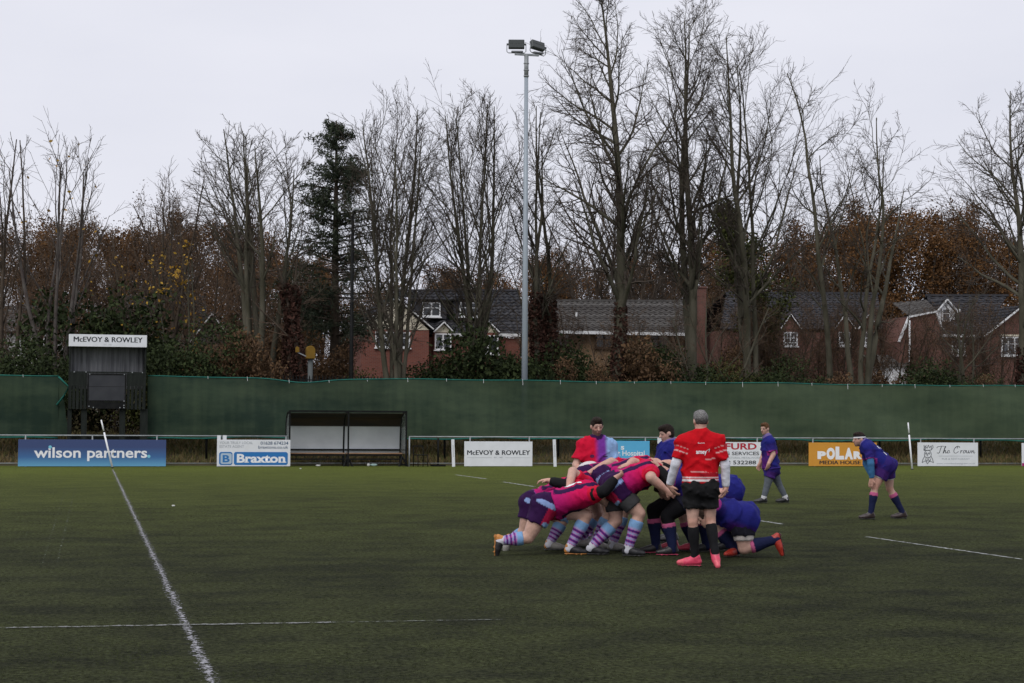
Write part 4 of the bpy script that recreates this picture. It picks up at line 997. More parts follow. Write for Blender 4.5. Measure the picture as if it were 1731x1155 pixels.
T(668, 70, 131, 'many stemmed narrow fan tree in front of the gabled house', stems=5, spread=4.5, bare=0.25, n1=14, n2=9, n3=6, n4=2, a1=30, a2=34, rad=0.13, cw=2.76, cb=0.18, crook=0.025)
T(806, 71, 98, 'tall many stemmed tree left of the floodlight mast', stems=4, spread=5.5, bare=0.22, n1=14, n2=9, n3=6, n4=2, a1=32, a2=36, rad=0.14, cw=3.46, cb=0.2, crook=0.03)
T(917, 72, 165, 'bare tree just right of the floodlight mast with creeper on it', stems=3, spread=3.5, bare=0.25, n1=11, n2=8, n3=6, n4=2, a1=34, rad=0.17, cw=2.07, cb=0.2, ivy=(2600, 6.0))
T(1041, 70, -45, 'tallest tree with straight trunk right of the floodlight and red creeper base', stems=1, spread=1, bare=0.28, n1=29, n2=13, n3=8, n4=2, a1=46, a2=44, rad=0.3, cw=4.15, cb=0.24, wig=0.09, crook=0.025, up=0.05, ivy=(3200, 5.5))
T(1168, 71, -70, 'very tall forked tree behind the referee', stems=2, spread=3, bare=0.28, n1=19, n2=11, n3=7, n4=2, a1=42, a2=42, rad=0.27, cw=3.46, cb=0.25, wig=0.09, crook=0.035)
T(1266, 72, 38, 'tall tree with two leaning stems above the blue walking player', stems=3, spread=5, bare=0.25, n1=14, n2=10, n3=7, n4=2, a1=40, a2=42, rad=0.2, cw=3.74, cb=0.25, wig=0.09, crook=0.045)
T(1402, 71, 122, 'slender crooked bare tree, left of the crooked pair', stems=1, spread=3, bare=0.3, n1=14, n2=9, n3=7, n4=2, a1=36, a2=40, rad=0.17, cw=1.79, cb=0.3, wig=0.12, crook=0.08)
T(1455, 70, 126, 'broad crooked bare tree with thick base, right of the crooked pair', stems=4, spread=5, bare=0.25, n1=9, n2=9, n3=7, n4=2, a1=42, a2=42, rad=0.2, cw=3.18, cb=0.28, wig=0.12, crook=0.07)
T(1722, 71, 136, 'bare tree cut off by the right edge', stems=1, spread=2, bare=0.2, n1=26, n2=12, n3=8, n4=2, a1=46, a2=42, rad=0.26, cw=4.70, cb=0.2, wig=0.09, ivy=(2000, 4.0))
T(1625, 73, 480, 'small bare tree in front of the right hand house', stems=3, spread=9, bare=0.25, n1=7, n2=7, n3=5, n4=2, a1=46, rad=0.11, cw=2.35, cb=0.2, wig=0.1)
T(1205, 69.5, 470, 'low bare tree with sweeping branches left of the chimney', stems=3, spread=12, bare=0.2, n1=7, n2=7, n3=5, n4=2, a1=46, rad=0.1, cw=2.76, cb=0.2, wig=0.1, twig=M_TWIGB)

# background trees: a few kinds, copied
def kind(seed, H, leaves, twig, **k):
    rg, b = tree_parts(seed, H, **k); f = H/max(x[0][..., 2].max() for x in b)
    for x in b: x[0][...] *= f
    return make_tree('background_tree', rg, b, M_BARK2, twig, leaves)
KB = [kind(501, 12, (5000, 0.10, M_LBROWN, 3, 0.2), M_TWIGB, stems=4, spread=7, bare=0.12, n1=15, n2=9, n3=8, n4=0, a1=42, rad=0.12, cw=2.3, cb=0.05, wig=0.09),
      kind(502, 12, (4000, 0.10, M_LBROWN, 3, 0.2), M_TWIGB, stems=3, spread=8, bare=0.1, n1=18, n2=9, n3=8, n4=0, a1=46, rad=0.12, cw=2.5, cb=0.05, wig=0.1),
      kind(503, 15, None, M_TWIG, stems=6, spread=6, bare=0.15, n1=14, n2=7, n3=6, n4=0, a1=28, rad=0.11, cw=2.6, cb=0.12, wig=0.05)]
KO = [kind(601, 13, (32000, 0.15, M_LORANGE, 3, 0.3), M_TWIGB, stems=2, spread=5, bare=0.1, n1=22, n2=8, n3=4, n4=0, a1=55, rad=0.2, cw=3.4, cb=0.05, wig=0.09),
      kind(602, 13, (30000, 0.15, M_LORANGE, 3, 0.3), M_TWIGB, stems=3, spread=6, bare=0.1, n1=18, n2=8, n3=4, n4=0, a1=52, rad=0.17, cw=3.4, cb=0.05, wig=0.09)]
rb = random.Random(12)
used = set()
def back(kl, i, px, v, top, label, group, zg=1.2):
    src = kl[i]
    if id(src) in used: r = dup(src)
    else: r = src; used.add(id(src))
    H0_ = {0: 12, 1: 12, 2: 15}[i] if kl is KB else 13
    put(r, px, v, zg, rb.uniform(0, 6.28), top_h(px, top, v, zg)/H0_); tag(r, label, 'tree', group)
ORD = 'first second third fourth fifth sixth seventh eighth ninth tenth eleventh twelfth thirteenth fourteenth fifteenth sixteenth seventeenth eighteenth nineteenth twentieth twenty-first twenty-second twenty-third twenty-fourth twenty-fifth'.split()
def nth(lst): return [ORD[sorted(q[0] for q in lst).index(q[0])] for q in lst]
GB = 'brown twiggy trees forming the wood at left'
lst = ((-40, 84, 350, 0), (30, 80, 372, 1), (75, 88, 345, 0), (130, 82, 390, 1), (175, 90, 350, 0), (235, 84, 345, 1), (300, 92, 318, 0), (345, 83, 370, 1), (395, 88, 355, 0), (450, 84, 400, 1), (495, 88, 420, 0))
for (px, v, top, i), o_ in zip(lst, nth(lst)): back(KB, i, px, v, top, 'brown twiggy tree in the left hand wood, %s from the left edge' % o_, GB)
lst = ((640, 120, 470, 0), (700, 122, 465, 1), (755, 120, 452, 0), (885, 120, 420, 1), (960, 118, 400, 0), (1180, 116, 410, 1), (1230, 112, 415, 0))
for (px, v, top, i), o_ in zip(lst, nth(lst)): back(KB, i, px, v, top, 'brown tree showing over the middle house roofs, %s from the left' % o_, 'brown trees behind the middle houses', 1.6)
lst = ((245, 106, 330), (303, 104, 300), (1005, 104, 240), (1068, 102, 212), (1125, 104, 228), (1350, 106, 305), (1612, 108, 298))
for (px, v, top), o_ in zip(lst, nth(lst)): back(KB, 2, px, v, top, 'grey bare rounded tree in the second row, %s from the left' % o_, 'grey bare trees in the second row', 1.4)
lst = ((655, 126, 462, 1), (745, 128, 445, 0), (830, 126, 440, 1), (930, 116, 425, 0), (1005, 114, 430, 1), (1080, 114, 425, 0), (1150, 116, 420, 1), (1215, 116, 395, 0), (1300, 112, 385, 1), (1385, 112, 372, 0), (1440, 108, 350, 1), (1490, 110, 340, 0), (1545, 108, 342, 1), (1600, 112, 345, 0), (1655, 108, 355, 1), (1705, 112, 400, 0), (30, 110, 362, 1), (105, 112, 367, 0), (400, 112, 360, 1), (180, 106, 385, 0), (250, 108, 365, 1), (335, 106, 362, 0), (480, 110, 405, 1), (548, 112, 430, 0))
for (px, v, top, i), o_ in zip(lst, nth(lst)): back(KO, i, px, v, top, 'rust leaved autumn tree in the back row, %s from the left' % o_, 'rust leaved trees behind the houses', 1.6)

lst = ((575, 79, 520, 0), (905, 80, 500, 1), (955, 78, 515, 0), (1090, 80, 505, 1), (1135, 78, 520, 0), (1225, 80, 490, 1), (1295, 79, 500, 0), (1345, 82, 480, 1), (1390, 78, 510, 0), (1505, 80, 490, 1), (1545, 79, 515, 0), (1585, 81, 500, 1), (1665, 79, 495, 0), (1035, 82, 508, 1), (1255, 76, 520, 0), (1320, 77, 515, 1), (1425, 76, 500, 0), (1465, 80, 480, 1), (1620, 77, 505, 0), (1700, 76, 500, 1))
for (px, v, top, i), o_ in zip(lst, nth(lst)): back(KB, i, px, v, top, 'low brown twiggy sapling veiling the houses, %s from the left' % o_, 'brown saplings in front of the houses', 1.1)
# the dark conifer
def conifer(px, v, top, label):
    rg = np.random.default_rng(88); H = top_h(px, top, v)
    b0 = grow(rg, np.array([[0, 0, -0.3]]), np.array([[0, 0, 1.0]]), np.array([H+0.3]), np.array([0.3]), np.array([0.03]), 14, 0.01, 0.05)
    n = 135; t = np.sort(rg.uniform(0.3, 0.985, n)); az = rg.uniform(0, 6.28, n)
    pz = t*H; L = (0.4 + 4.3*(1-t)**0.75)*rg.uniform(0.55, 1.15, n)
    d = np.stack([np.cos(az), np.sin(az), 0.35-0.5*(1-t)], 1)
    px_ = np.interp(pz, b0[0][0, :, 2], b0[0][0, :, 0]); py_ = np.interp(pz, b0[0][0, :, 2], b0[0][0, :, 1])
    b1 = grow(rg, np.stack([px_, py_, pz], 1), d, L, 0.02+0.05*(1-t), np.full(n, 0.01), 7, 0.06, 0.02)
    q = list(sprout(rg, b1, 12, 0.2, 0.98, 52, 10, 0.42, 0.1))
    q[1][:, 2] -= 0.35
    b2 = grow(rg, q[0], q[1], q[2], q[3]*0.6, np.full(len(q[0]), 0.006), 2, 0.08, -0.06)
    r = empty('conifer'); V, Fq = merge([tube_np(b0, 8), tube_np(b1, 4)]); np_mesh('trunk', V, Fq, M_BARK2, r, True)
    c = along(rg, b2, 24000, 0.08); V, Fq = cards(rg, c, 0.2, 0.22, 0.3)
    V2, F2 = tube_np(b2, 3); V, Fq = merge([(V, Fq), (V2, F2)]); np_mesh('crown', V, Fq, M_CONIF, r)
    put(r, px, v); tag(r, label, 'tree'); return r
conifer(565, 76, 206, 'dark evergreen conifer with layered drooping boughs')

# evergreen bushes along the net
def bush_kind(seed, m, n=12000, size=0.10):
    rg = np.random.default_rng(seed); r = empty('evergreen_bush')
    k = 9; c = rg.normal(0, 1, (k, 3))*np.array([0.7, 0.5, 0.35]) + np.array([0, 0, 1.05]); R = rg.uniform(0.45, 0.85, k)
    i = rg.integers(0, k, n); dirs = unit(rg.normal(0, 1, (n, 3))); rr = R[i]*rg.uniform(0.55, 1.08, n)*(1+0.22*np.sin(dirs[:, 0]*7+i)*np.sin(dirs[:, 2]*6))
    p = c[i] + dirs*rr[:, None]; p = p[p[:, 2] > 0.02]
    V, Fq = cards(rg, p, size, 0.55); np_mesh('foliage', V, Fq, m, r)
    s = 9; a = rg.uniform(0, 6.28, s); d = np.stack([np.cos(a)*0.5, np.sin(a)*0.5, np.full(s, 1.0)], 1)
    b = grow(rg, np.tile([[0, 0, -0.1]], (s, 1))+d*np.array([0.2, 0.2, 0]), d, rg.uniform(1.2, 1.9, s), np.full(s, 0.03), np.full(s, 0.008), 6, 0.12, 0.05)
    V, Fq = tube_np(b, 4); np_mesh('stem', V, Fq, M_BARK2, r)
    return r
BK = [bush_kind(31, M_LGREEN), bush_kind(32, M_LGREEN), bush_kind(33, M_LGREEN2, 10000, 0.09), bush_kind(34, M_LBROWN, 8000, 0.09), bush_kind(35, M_LGREEN, 12000, 0.085)]
bused = set()
def bush(i, px, v, sx, sz, label, zg=1.05):
    s = BK[i]
    if i in bused: r = dup(s)
    else: r = s; bused.add(i)
    r.location = F(gU(px, v), v, zg); r.rotation_euler = (0, 0, rb.uniform(0, 6.28)); r.scale = (sx, sx, sz)
    tag(r, label, 'bush', 'bushes along the back of the net')
LB = ['dark evergreen bush', 'dense evergreen shrub', 'lighter green shrub', 'brown leaved shrub', 'fine leaved evergreen']
BL = (
    (0, 150, 74, 2.3, 2.6, 'large dark evergreen rising behind the scoreboard'), (1, 30, 71, 1.6, 1.5, None), (4, 85, 70, 1.4, 1.5, None), (2, 215, 70, 1.1, 1.4, None),
    (4, 300, 69, 1.7, 1.75, 'rounded green bush right of the scoreboard'), (3, 365, 70, 1.5, 1.7, None), (1, 340, 70, 1.1, 1.3, None), (3, 415, 69, 1.3, 1.6, None), (3, 470, 72, 1.5, 1.9, None), (3, 545, 74, 1.3, 1.5, None),
    (2, 622, 72, 1.0, 1.1, None), (3, 655, 72, 1.0, 1.1, None), (2, 700, 73, 1.1, 1.2, None), (3, 738, 75, 1.2, 1.35, None), (4, 765, 72, 1.2, 1.25, None), (0, 790, 71, 1.4, 1.3, None), (1, 845, 70, 1.8, 2.0, 'big dark laurel left of the mast foot'), (0, 872, 72, 1.2, 1.5, None),
    (3, 925, 70, 1.2, 1.3, None), (1, 985, 71, 1.5, 1.75, None), (3, 1020, 69, 0.9, 1.2, None), (3, 1075, 70, 1.5, 1.7, None), (0, 1125, 72, 1.6, 1.75, None), (4, 1175, 70, 1.5, 1.5, None), (3, 1215, 72, 1.4, 1.6, None),
    (2, 1240, 69, 1.1, 1.3, None), (0, 1285, 71, 1.3, 1.35, None), (4, 1322, 69, 1.2, 1.3, None), (2, 1372, 70, 1.0, 1.0, None), (3, 1420, 69, 1.2, 1.1, None), (3, 1470, 73, 1.3, 1.2, None), (2, 1455, 69, 0.9, 0.8, None), (3, 1518, 72, 1.1, 1.1, None), (0, 1590, 69, 1.4, 1.45, 'dark round bush below the barn shaped gable'), (2, 1553, 71, 0.9, 1.1, None), (1, 1672, 71, 1.2, 1.1, None), (4, 1702, 70, 1.3, 1.1, None), (3, 1640, 69, 1.0, 1.1, None), (1, 1762, 70, 1.4, 1.3, None))
for i, px, v, sx, sz, lab in BL:
    o_ = ORD[sorted(q[1] for q in BL if q[0] == i and q[5] is None).index(px)] if lab is None else ''
    bush(i, px, v, sx, sz, lab or '%s behind the net, %s of its kind from the left' % (LB[i], o_))
# tall ivy clad tree on the right
def ivy_tree(px, v, top, label):
    rg = np.random.default_rng(55); H = top_h(px, top, v)
    rg2, b = tree_parts(777, H, stems=1, spread=2, bare=0.15, n1=20, n2=7, n3=4, n4=0, a1=48, rad=0.25, r1=0.34, wig=0.08)
    r = make_tree('ivy_clad_tree', rg2, b, M_BARK, M_TWIG)
    n = 16000; i = rg.integers(0, len(b[1][0]), n); j = rg.integers(0, 7, n)
    c = b[1][0][i, j] + rg.normal(0, 0.28, (n, 3)); V, Fq = cards(rg, c, 0.17); np_mesh('ivy', V, Fq, M_LGREEN2, r)
    put(r, px, v); tag(r, label, 'tree')
ivy_tree(1312, 80, 330, 'dark green ivy clad tree above the orange board')

# undergrowth on the bank, uncountable
def growth():
    rg = np.random.default_rng(9); n = 42000
    u = rg.uniform(gU(-100, 65), gU(1850, 66), n); v = rg.uniform(63.9, 66.9, n)
    z = np.interp(v, [q[0] for q in prof], [q[1] for q in prof])
    hgt = rg.uniform(0.08, 0.28, n); a = rg.uniform(0, 6.28, n); w = rg.uniform(0.015, 0.04, n); l = rg.normal(0, 0.06, (n, 2))
    p = np.stack([u, v, z-0.03], 1); o = np.stack([np.cos(a)*w, np.sin(a)*w, 0*w], 1)
    tip = p + np.stack([l[:, 0], l[:, 1], hgt], 1)
    V = np.stack([p-o, p+o, tip], 1).reshape(-1, 3)
    m = mat('bank_grass_blade', (0.075, 0.08, 0.026), 0.9, (0.15, 0.105, 0.05), 0.5, island=0.45)
    o = np_mesh('bank_grass', V, np.arange(n*3).reshape(-1, 3), m); o.rotation_euler = (0, 0, PHI)
    tag(o, 'brownish rough grass covering the bank under the net', 'grass', kind='stuff')
    n = 34000; u = rg.uniform(gU(-250, 70), gU(1980, 72), n); v = rg.uniform(67, 76, n)
    z = np.interp(v, [q[0] for q in prof], [q[1] for q in prof]) + rg.random(n)**1.7*2.6*(0.5+0.5*np.sin(u*0.9)*np.sin(u*0.37+1))
    V, Fq = cards(rg, np.stack([u, v, z], 1), 0.13)
    o = np_mesh('undergrowth', V, Fq, mat('undergrowth_leaf', (0.03, 0.022, 0.014), 0.85, (0.055, 0.05, 0.022), 0.4, island=0.4, spec=0.1)); o.rotation_euler = (0, 0, PHI)
    tag(o, 'dark tangled undergrowth between the trees behind the net', 'undergrowth', kind='stuff')
growth()

# ------------------------------------------------------------------ people: implicit surfaces turned into one continuous mesh each
class Sdf:
    def __init__(s, lo, hi, h):
        s.h = h; s.lo = np.array(lo, np.float32)
        s.n = np.maximum(4, np.ceil((np.array(hi)-s.lo)/h).astype(int)+1)
        s.ax = [(s.lo[i] + h*np.arange(s.n[i])).astype(np.float32) for i in range(3)]
        s.d = np.full(s.n, 0.3, np.float32)
    def win(s, lo, hi):
        a = np.clip(np.floor((np.array(lo)-s.lo)/s.h).astype(int), 0, s.n-1); b = np.clip(np.ceil((np.array(hi)-s.lo)/s.h).astype(int)+1, 1, s.n)
        sl = tuple(slice(a[i], b[i]) for i in range(3))
        return sl, (s.ax[0][sl[0]][:, None, None], s.ax[1][sl[1]][None, :, None], s.ax[2][sl[2]][None, None, :])
    def put(s, sl, new, k, op='u'):
        old = s.d[sl]
        if op == 'u':
            if k <= 0: s.d[sl] = np.minimum(old, new); return
            t = np.clip(0.5+0.5*(old-new)/k, 0, 1); s.d[sl] = new*t + old*(1-t) - k*t*(1-t)
        else:
            t = np.clip(0.5-0.5*(old+new)/k, 0, 1); s.d[sl] = old*(1-t) - new*t + k*t*(1-t)
    def cone(s, a, b, ra, rb, k=0.03, cuts=(), op='u', mid=None):
        a = np.array(a, np.float32); b = np.array(b, np.float32); m = max(ra, rb, (mid or 0)) + max(k, 0.02)*2 + 2*s.h
        sl, (X, Y, Z) = s.win(np.minimum(a, b)-m, np.maximum(a, b)+m)
        if 0 in [q.stop-q.start for q in sl]: return
        ab = b-a; L2 = float(ab@ab)+1e-9
        t = np.clip(((X-a[0])*ab[0]+(Y-a[1])*ab[1]+(Z-a[2])*ab[2])/L2, 0, 1)
        dd = np.sqrt((X-a[0]-t*ab[0])**2+(Y-a[1]-t*ab[1])**2+(Z-a[2]-t*ab[2])**2)
        r = ra+(rb-ra)*t
        if mid is not None: r = r + (mid-(ra+rb)/2)*4*t*(1-t)
        dd = dd - r
        for c, n in cuts: dd = np.maximum(dd, (X-c[0])*n[0]+(Y-c[1])*n[1]+(Z-c[2])*n[2])
        s.put(sl, dd.astype(np.float32), k, op)
    def ell(s, c, R, rad, k=0.02, op='u', cuts=()):
        c = np.array(c, np.float32); R = np.array(R, np.float32); m = max(rad)+max(k, 0.02)*2+2*s.h
        sl, (X, Y, Z) = s.win(c-m, c+m)
        if 0 in [q.stop-q.start for q in sl]: return
        x, y, z = X-c[0], Y-c[1], Z-c[2]; q = [R[i][0]*x+R[i][1]*y+R[i][2]*z for i in range(3)]
        k0 = np.sqrt(sum((q[i]/rad[i])**2 for i in range(3)))+1e-6; k1 = np.sqrt(sum((q[i]/rad[i]**2)**2 for i in range(3)))+1e-6
        dd = k0*(k0-1)/k1
        for cc, n in cuts: dd = np.maximum(dd, (X-cc[0])*n[0]+(Y-cc[1])*n[1]+(Z-cc[2])*n[2])
        s.put(sl, dd.astype(np.float32), k, op)
    def wrinkle(s, amp, f, seed, ax=None, lt=None):
        """drape folds: ridges running mostly across the pull of the cloth"""
        rg = np.random.default_rng(seed); m = np.abs(s.d) < 0.05; i = np.nonzero(m)
        p = np.stack([s.ax[j][i[j]] for j in range(3)], 1).astype(np.float64); w = np.zeros(len(p))
        ax = np.array([0, 0, 1.0]) if ax is None else ax; lt = np.array([1.0, 0, 0]) if lt is None else lt
        for q in range(6):
            th = rg.choice([-1, 1])*rg.uniform(0.15, 1.1); d = nrm(ax*math.cos(th)+lt*math.sin(th)+rg.normal(0, 0.25, 3))*f*rg.uniform(0.6, 1.6)
            a_ = p@d+rg.uniform(0, 6.28)+1.3*np.sin(p@(nrm(rg.normal(0, 1, 3))*f*0.22)+rg.uniform(0, 6))
            w += (0.6-1.2*np.abs(np.sin(a_*0.5))**0.7)*np.clip(1.4*np.sin(p@(nrm(rg.normal(0, 1, 3))*f*0.28)+q*2), 0, 1)
        s.d[i] -= (amp*np.clip(w+0.35, -0.15, 1.4)).astype(np.float32)      # narrow raised folds on a smooth ground
    def mesh(s):
        d = s.d; sg = d < 0; c = [sg[i:sg.shape[0]-1+i, j:sg.shape[1]-1+j, k:sg.shape[2]-1+k] for i in (0, 1) for j in (0, 1) for k in (0, 1)]
        al = c[0].copy(); an = c[0].copy()
        for q in c[1:]: al &= q; an |= q
        act = np.nonzero(an & ~al); N = len(act[0]); idx = np.full(an.shape, -1, np.int32); idx[act] = np.arange(N)
        off = np.array([(i, j, k) for i in (0, 1) for j in (0, 1) for k in (0, 1)])
        val = np.stack([d[act[0]+o[0], act[1]+o[1], act[2]+o[2]] for o in off], 1)
        acc = np.zeros((N, 3)); cnt = np.zeros(N)
        for a in range(8):
            for b in range(a+1, 8):
                if np.abs(off[a]-off[b]).sum() != 1: continue
                m = (val[:, a] < 0) != (val[:, b] < 0); t = val[m, a]/(val[m, a]-val[m, b])
                acc[m] += off[a]+t[:, None]*(off[b]-off[a]); cnt[m] += 1
        V = (np.stack(act, 1)+acc/cnt[:, None])*s.h+s.lo
        Fs = []
        for ax in range(3):
            o = [1, 1, 1]; o[ax] = 0
            u, w = [(1, 2), (2, 0), (0, 1)][ax]
            A = sg[tuple(slice(1, -1) if i != ax else slice(0, -1) for i in range(3))]; B = sg[tuple(slice(1, -1) if i != ax else slice(1, None) for i in range(3))]
            e = np.nonzero(A != B); 
            if len(e[0]) == 0: continue
            base = np.stack(e, 1); base[:, u] += 1; base[:, w] += 1
            f = A[e]
            def cell(du, dw):
                q = base.copy(); q[:, u] -= du; q[:, w] -= dw; return idx[q[:, 0], q[:, 1], q[:, 2]]
            q = np.stack([cell(1, 1), cell(0, 1), cell(0, 0), cell(1, 0)], 1)
            q[~f] = q[~f][:, ::-1]; Fs.append(q)
        return V, np.concatenate(Fs)
def A3(v): return np.array(v[:], np.float64)
def nrm(a): a = np.asarray(a, float); return a/max(1e-9, np.linalg.norm(a))
def smoothstep(a, b, x): t = np.clip((x-a)/(b-a), 0, 1); return t*t*(3-2*t)
def lerpc(a, b, t): return np.asarray(a)[None]*(1-t)[:, None]+np.asarray(b)[None]*t[:, None]

def hand(S, w, tip, palm, left, curl, rs=1.0):
    dr = nrm(tip-w); pn = np.asarray(palm, float); pn = nrm(pn-dr*(pn@dr)); sd = np.cross(dr, pn)*(1 if left else -1)
    S.ell(w+dr*0.05, [dr, sd, pn], (0.058*rs, 0.043*rs, 0.02*rs), 0.015)
    S.cone(w-dr*0.02, w+dr*0.03, 0.029*rs, 0.027*rs, 0.02)
    for i, (o, L) in enumerate(((-0.032, 0.062), (-0.0105, 0.075), (0.0115, 0.082), (0.033, 0.074))):
        b = w+dr*0.092+sd*o*rs; d1 = dr*math.cos(curl*0.7)+pn*math.sin(curl*0.7)+sd*o*1.2; d2 = dr*math.cos(curl*1.7)+pn*math.sin(curl*1.7)
        m = b+nrm(d1)*L*0.5; e = m+nrm(d2)*L*0.5
        S.cone(b-dr*0.02, m, 0.0115, 0.0105, 0.004); S.cone(m, e, 0.0105, 0.009, 0.003)
    b = w+dr*0.03+sd*0.035; m = b+nrm(dr*0.75+sd*0.75+pn*0.25)*0.042; e = m+nrm(dr*0.95+sd*0.1+pn*0.35*(1+curl))*0.034
    S.cone(b, m, 0.015, 0.0125, 0.01); S.cone(m, e, 0.0125, 0.0105, 0.004)

SKIN = (0.56, 0.345, 0.27)
def person(label, J, kit, head, hands, bulk=1.0, h=0.0135, skin=SKIN, group=None, flat=('l', 'r'), footdir=None):
    J = {k: A3(v) for k, v in J.items()}
    root = empty('person', (0, 0, 0)); tag(root, label, 'person', group)
    hl, hr, sl, sr = J['hl'], J['hr'], J['sl'], J['sr']; pc = (hl+hr)/2; cc = (sl+sr)/2; nk = J['nk']
    spine = nrm(cc-pc); SL = np.linalg.norm(cc-pc); lat = nrm(sl-sr); front = nrm(np.cross(spine, lat)) * -1.0
    # wearer's front: spine x left... left = lat, up = spine -> front = lat x spine
    front = nrm(np.cross(lat, spine)); lat = nrm(np.cross(spine, front))
    for s in 'lr':
        if s in flat:
            d = np.array((*footdir[s], 0.0)) if footdir and s in footdir else front*np.array([1, 1, 0])
            J['a'+s][2] = 0.108; J['f'+s] = nrm(d); J['u'+s] = np.array([0, 0, 1.0])
        else:
            e = nrm(J['t'+s]-J['a'+s]); sh = nrm(J['k'+s]-J['a'+s]); w = nrm(sh-e*(sh@e)); ph = 0.34
            J['f'+s] = e*math.cos(ph)+w*math.sin(ph); J['u'+s] = -e*math.sin(ph)+w*math.cos(ph)
    allp = np.array(list(v for k, v in J.items() if k[0] not in 'fu' and k not in ('hf', 'hu', 'pl', 'pr')))
    lo, hi = allp.min(0)-0.30, allp.max(0)+0.30
    B = bulk; hc_ = 0.013 if h < 0.0115 else 0.016; LG = 1.0 if B < 1.05 else 1.10
    # ---- head frame
    hd = J['hd']; f = nrm(J['hf']); u = nrm(J['hu']-f*(J['hu']@f)); r = np.cross(f, u)
    S = Sdf(lo, hi, h)
    def torso(S, e=0.0, k=0.05, cuts=()):
        for s_, h_ in ((sl, hl), (sr, hr)):
            S.cone(pc+(h_-pc)*0.75+spine*0.04, cc+(s_-cc)*0.52-spine*0.06, 0.118*B+e, 0.105*B+e, k, cuts)
        S.cone(pc, cc, 0.13*B+e, 0.115*B+e, k, cuts)
        S.ell(pc+spine*SL*0.72+front*0.015, [lat, spine, front], (0.175*B+e, 0.2+e, 0.125*B+e), k, cuts=cuts)
        S.ell(pc+spine*SL*0.22+front*0.03, [lat, spine, front], (0.155*B+e, 0.16+e, 0.125*B+e), k, cuts=cuts)
        for s_ in (sl, sr):
            S.cone(cc+(s_-cc)*0.3, s_, 0.09*B+e, 0.072*B+e, k, cuts); S.cone(nk+spine*0.02, s_+spine*0.015, 0.055+e, 0.05+e, k, cuts)
    torso(S)
    S.cone(hl+(pc-hl)*0.1, hr+(pc-hr)*0.1, 0.12*B, 0.12*B, 0.05)
    for s in 'lr':
        H, K, A = J['h'+s], J['k'+s], J['a'+s]
        S.ell(H-front*0.06+spine*0.0, [lat, spine, front], (0.1*B, 0.12*B, 0.1*B), 0.05)
        S.cone(H, K, 0.100*B*LG, 0.060*B*LG, 0.03, mid=0.090*B*LG)
        kd = nrm(K-H)
        back_ = nrm(np.cross(np.cross(K-H, A-K), A-K)) if np.linalg.norm(np.cross(nrm(K-H), nrm(A-K))) > 0.08 else front*-1
        if np.dot(back_, H-K) < 0 and np.dot(back_, front) > 0.3: back_ = -back_
        S.cone(K, A, 0.056*B*LG, 0.040*LG, 0.025); m = K+(A-K)*0.32
        S.ell(m+back_*0.0, [nrm(A-K), nrm(np.cross(A-K, lat)), nrm(np.cross(np.cross(A-K, lat), A-K))], (0.13, 0.062*B*LG, 0.060*B*LG), 0.03)
        S.cone(A, A+J['f'+s]*0.11-J['u'+s]*0.062, 0.033, 0.02, 0.02)
        Sh, E, Wt = J['s'+s], J['e'+s], J['w'+s]
        S.cone(Sh, E, 0.066*B*LG, 0.046*B*LG, 0.03, mid=0.060*B*LG); S.cone(E, Wt, 0.047*B*LG, 0.032, 0.02, mid=0.045*B*LG)
        hand(S, Wt, hands[s][0] if not isinstance(hands[s][0], Vector) else A3(hands[s][0]), hands[s][1], s == 'l', hands[s][2], 1.05)
    S.cone(nk-spine*0.03, hd-u*0.05-f*0.02, 0.066*B, 0.06, 0.03)
    S.ell(hd+u*0.022-f*0.008, [r, f, u], (0.077, 0.097, 0.098), 0.02)
    S.ell(hd+f*0.026-u*0.05, [r, f, u], (0.058, 0.064, 0.068), 0.03)
    S.cone(hd+f*0.066-u*0.098, hd+f*0.06-u*0.085, 0.022, 0.026, 0.025)
    for q in (-1, 1):
        S.ell(hd+r*q*0.078-f*0.012-u*0.006, [r, f, u], (0.012, 0.024, 0.034), 0.008)
        S.cone(hd+r*q*0.034+f*0.107+u*0.006, hd+r*q*0.03+f*0.107+u*0.004, 0.014, 0.014, 0.012, op='s')
        S.ell(hd+r*q*0.033+f*0.078+u*0.004, [r, f, u], (0.017, 0.014, 0.013), 0.005)
    S.cone(hd+f*0.092+u*0.010, hd+f*0.112-u*0.030, 0.010, 0.0155, 0.012)
    S.ell(hd+f*0.086-u*0.060, [r, f, u], (0.026, 0.012, 0.012), 0.01)
    S.ell(hd+f*0.080+u*0.026, [r, f, u], (0.052, 0.018, 0.011), 0.014)
    V, Q = S.mesh()
    q = V-hd; lx, ly, lz = q@r, q@f, q@u
    C = np.tile(np.asarray(skin, float), (len(V), 1))
    rg = np.random.default_rng(abs(hash(label)) % 1000 if False else len(label)*7)
    near = (np.abs(lx) < 0.1) & (np.abs(ly) < 0.14) & (np.abs(lz) < 0.15)
    C[near] *= 0.96
    hc = np.asarray(head.get('hair', (0.03, 0.02, 0.015)), float)
    def mixin(mask, c, a=1.0): C[mask] = C[mask]*(1-a)+np.asarray(c)*a
    lip = near & (ly > 0.07) & (np.abs(lx) < 0.026) & (np.abs(lz+0.061) < 0.010); mixin(lip, (0.34, 0.13, 0.11), 0.8)
    for sgn in (-1, 1):
        ex = np.abs(lx-sgn*0.033); eye = near & (ly > 0.06) & (ex < 0.019) & (np.abs(lz-0.004) < 0.010); mixin(eye, (0.24, 0.15, 0.12), 0.55)
        mixin(near & (ly > 0.06) & (ex < 0.008) & (np.abs(lz-0.004) < 0.006), (0.03, 0.025, 0.02), 0.9)
        mixin(near & (ly > 0.06) & (ex < 0.024) & (np.abs(lz-0.030) < 0.006), hc, 0.6)
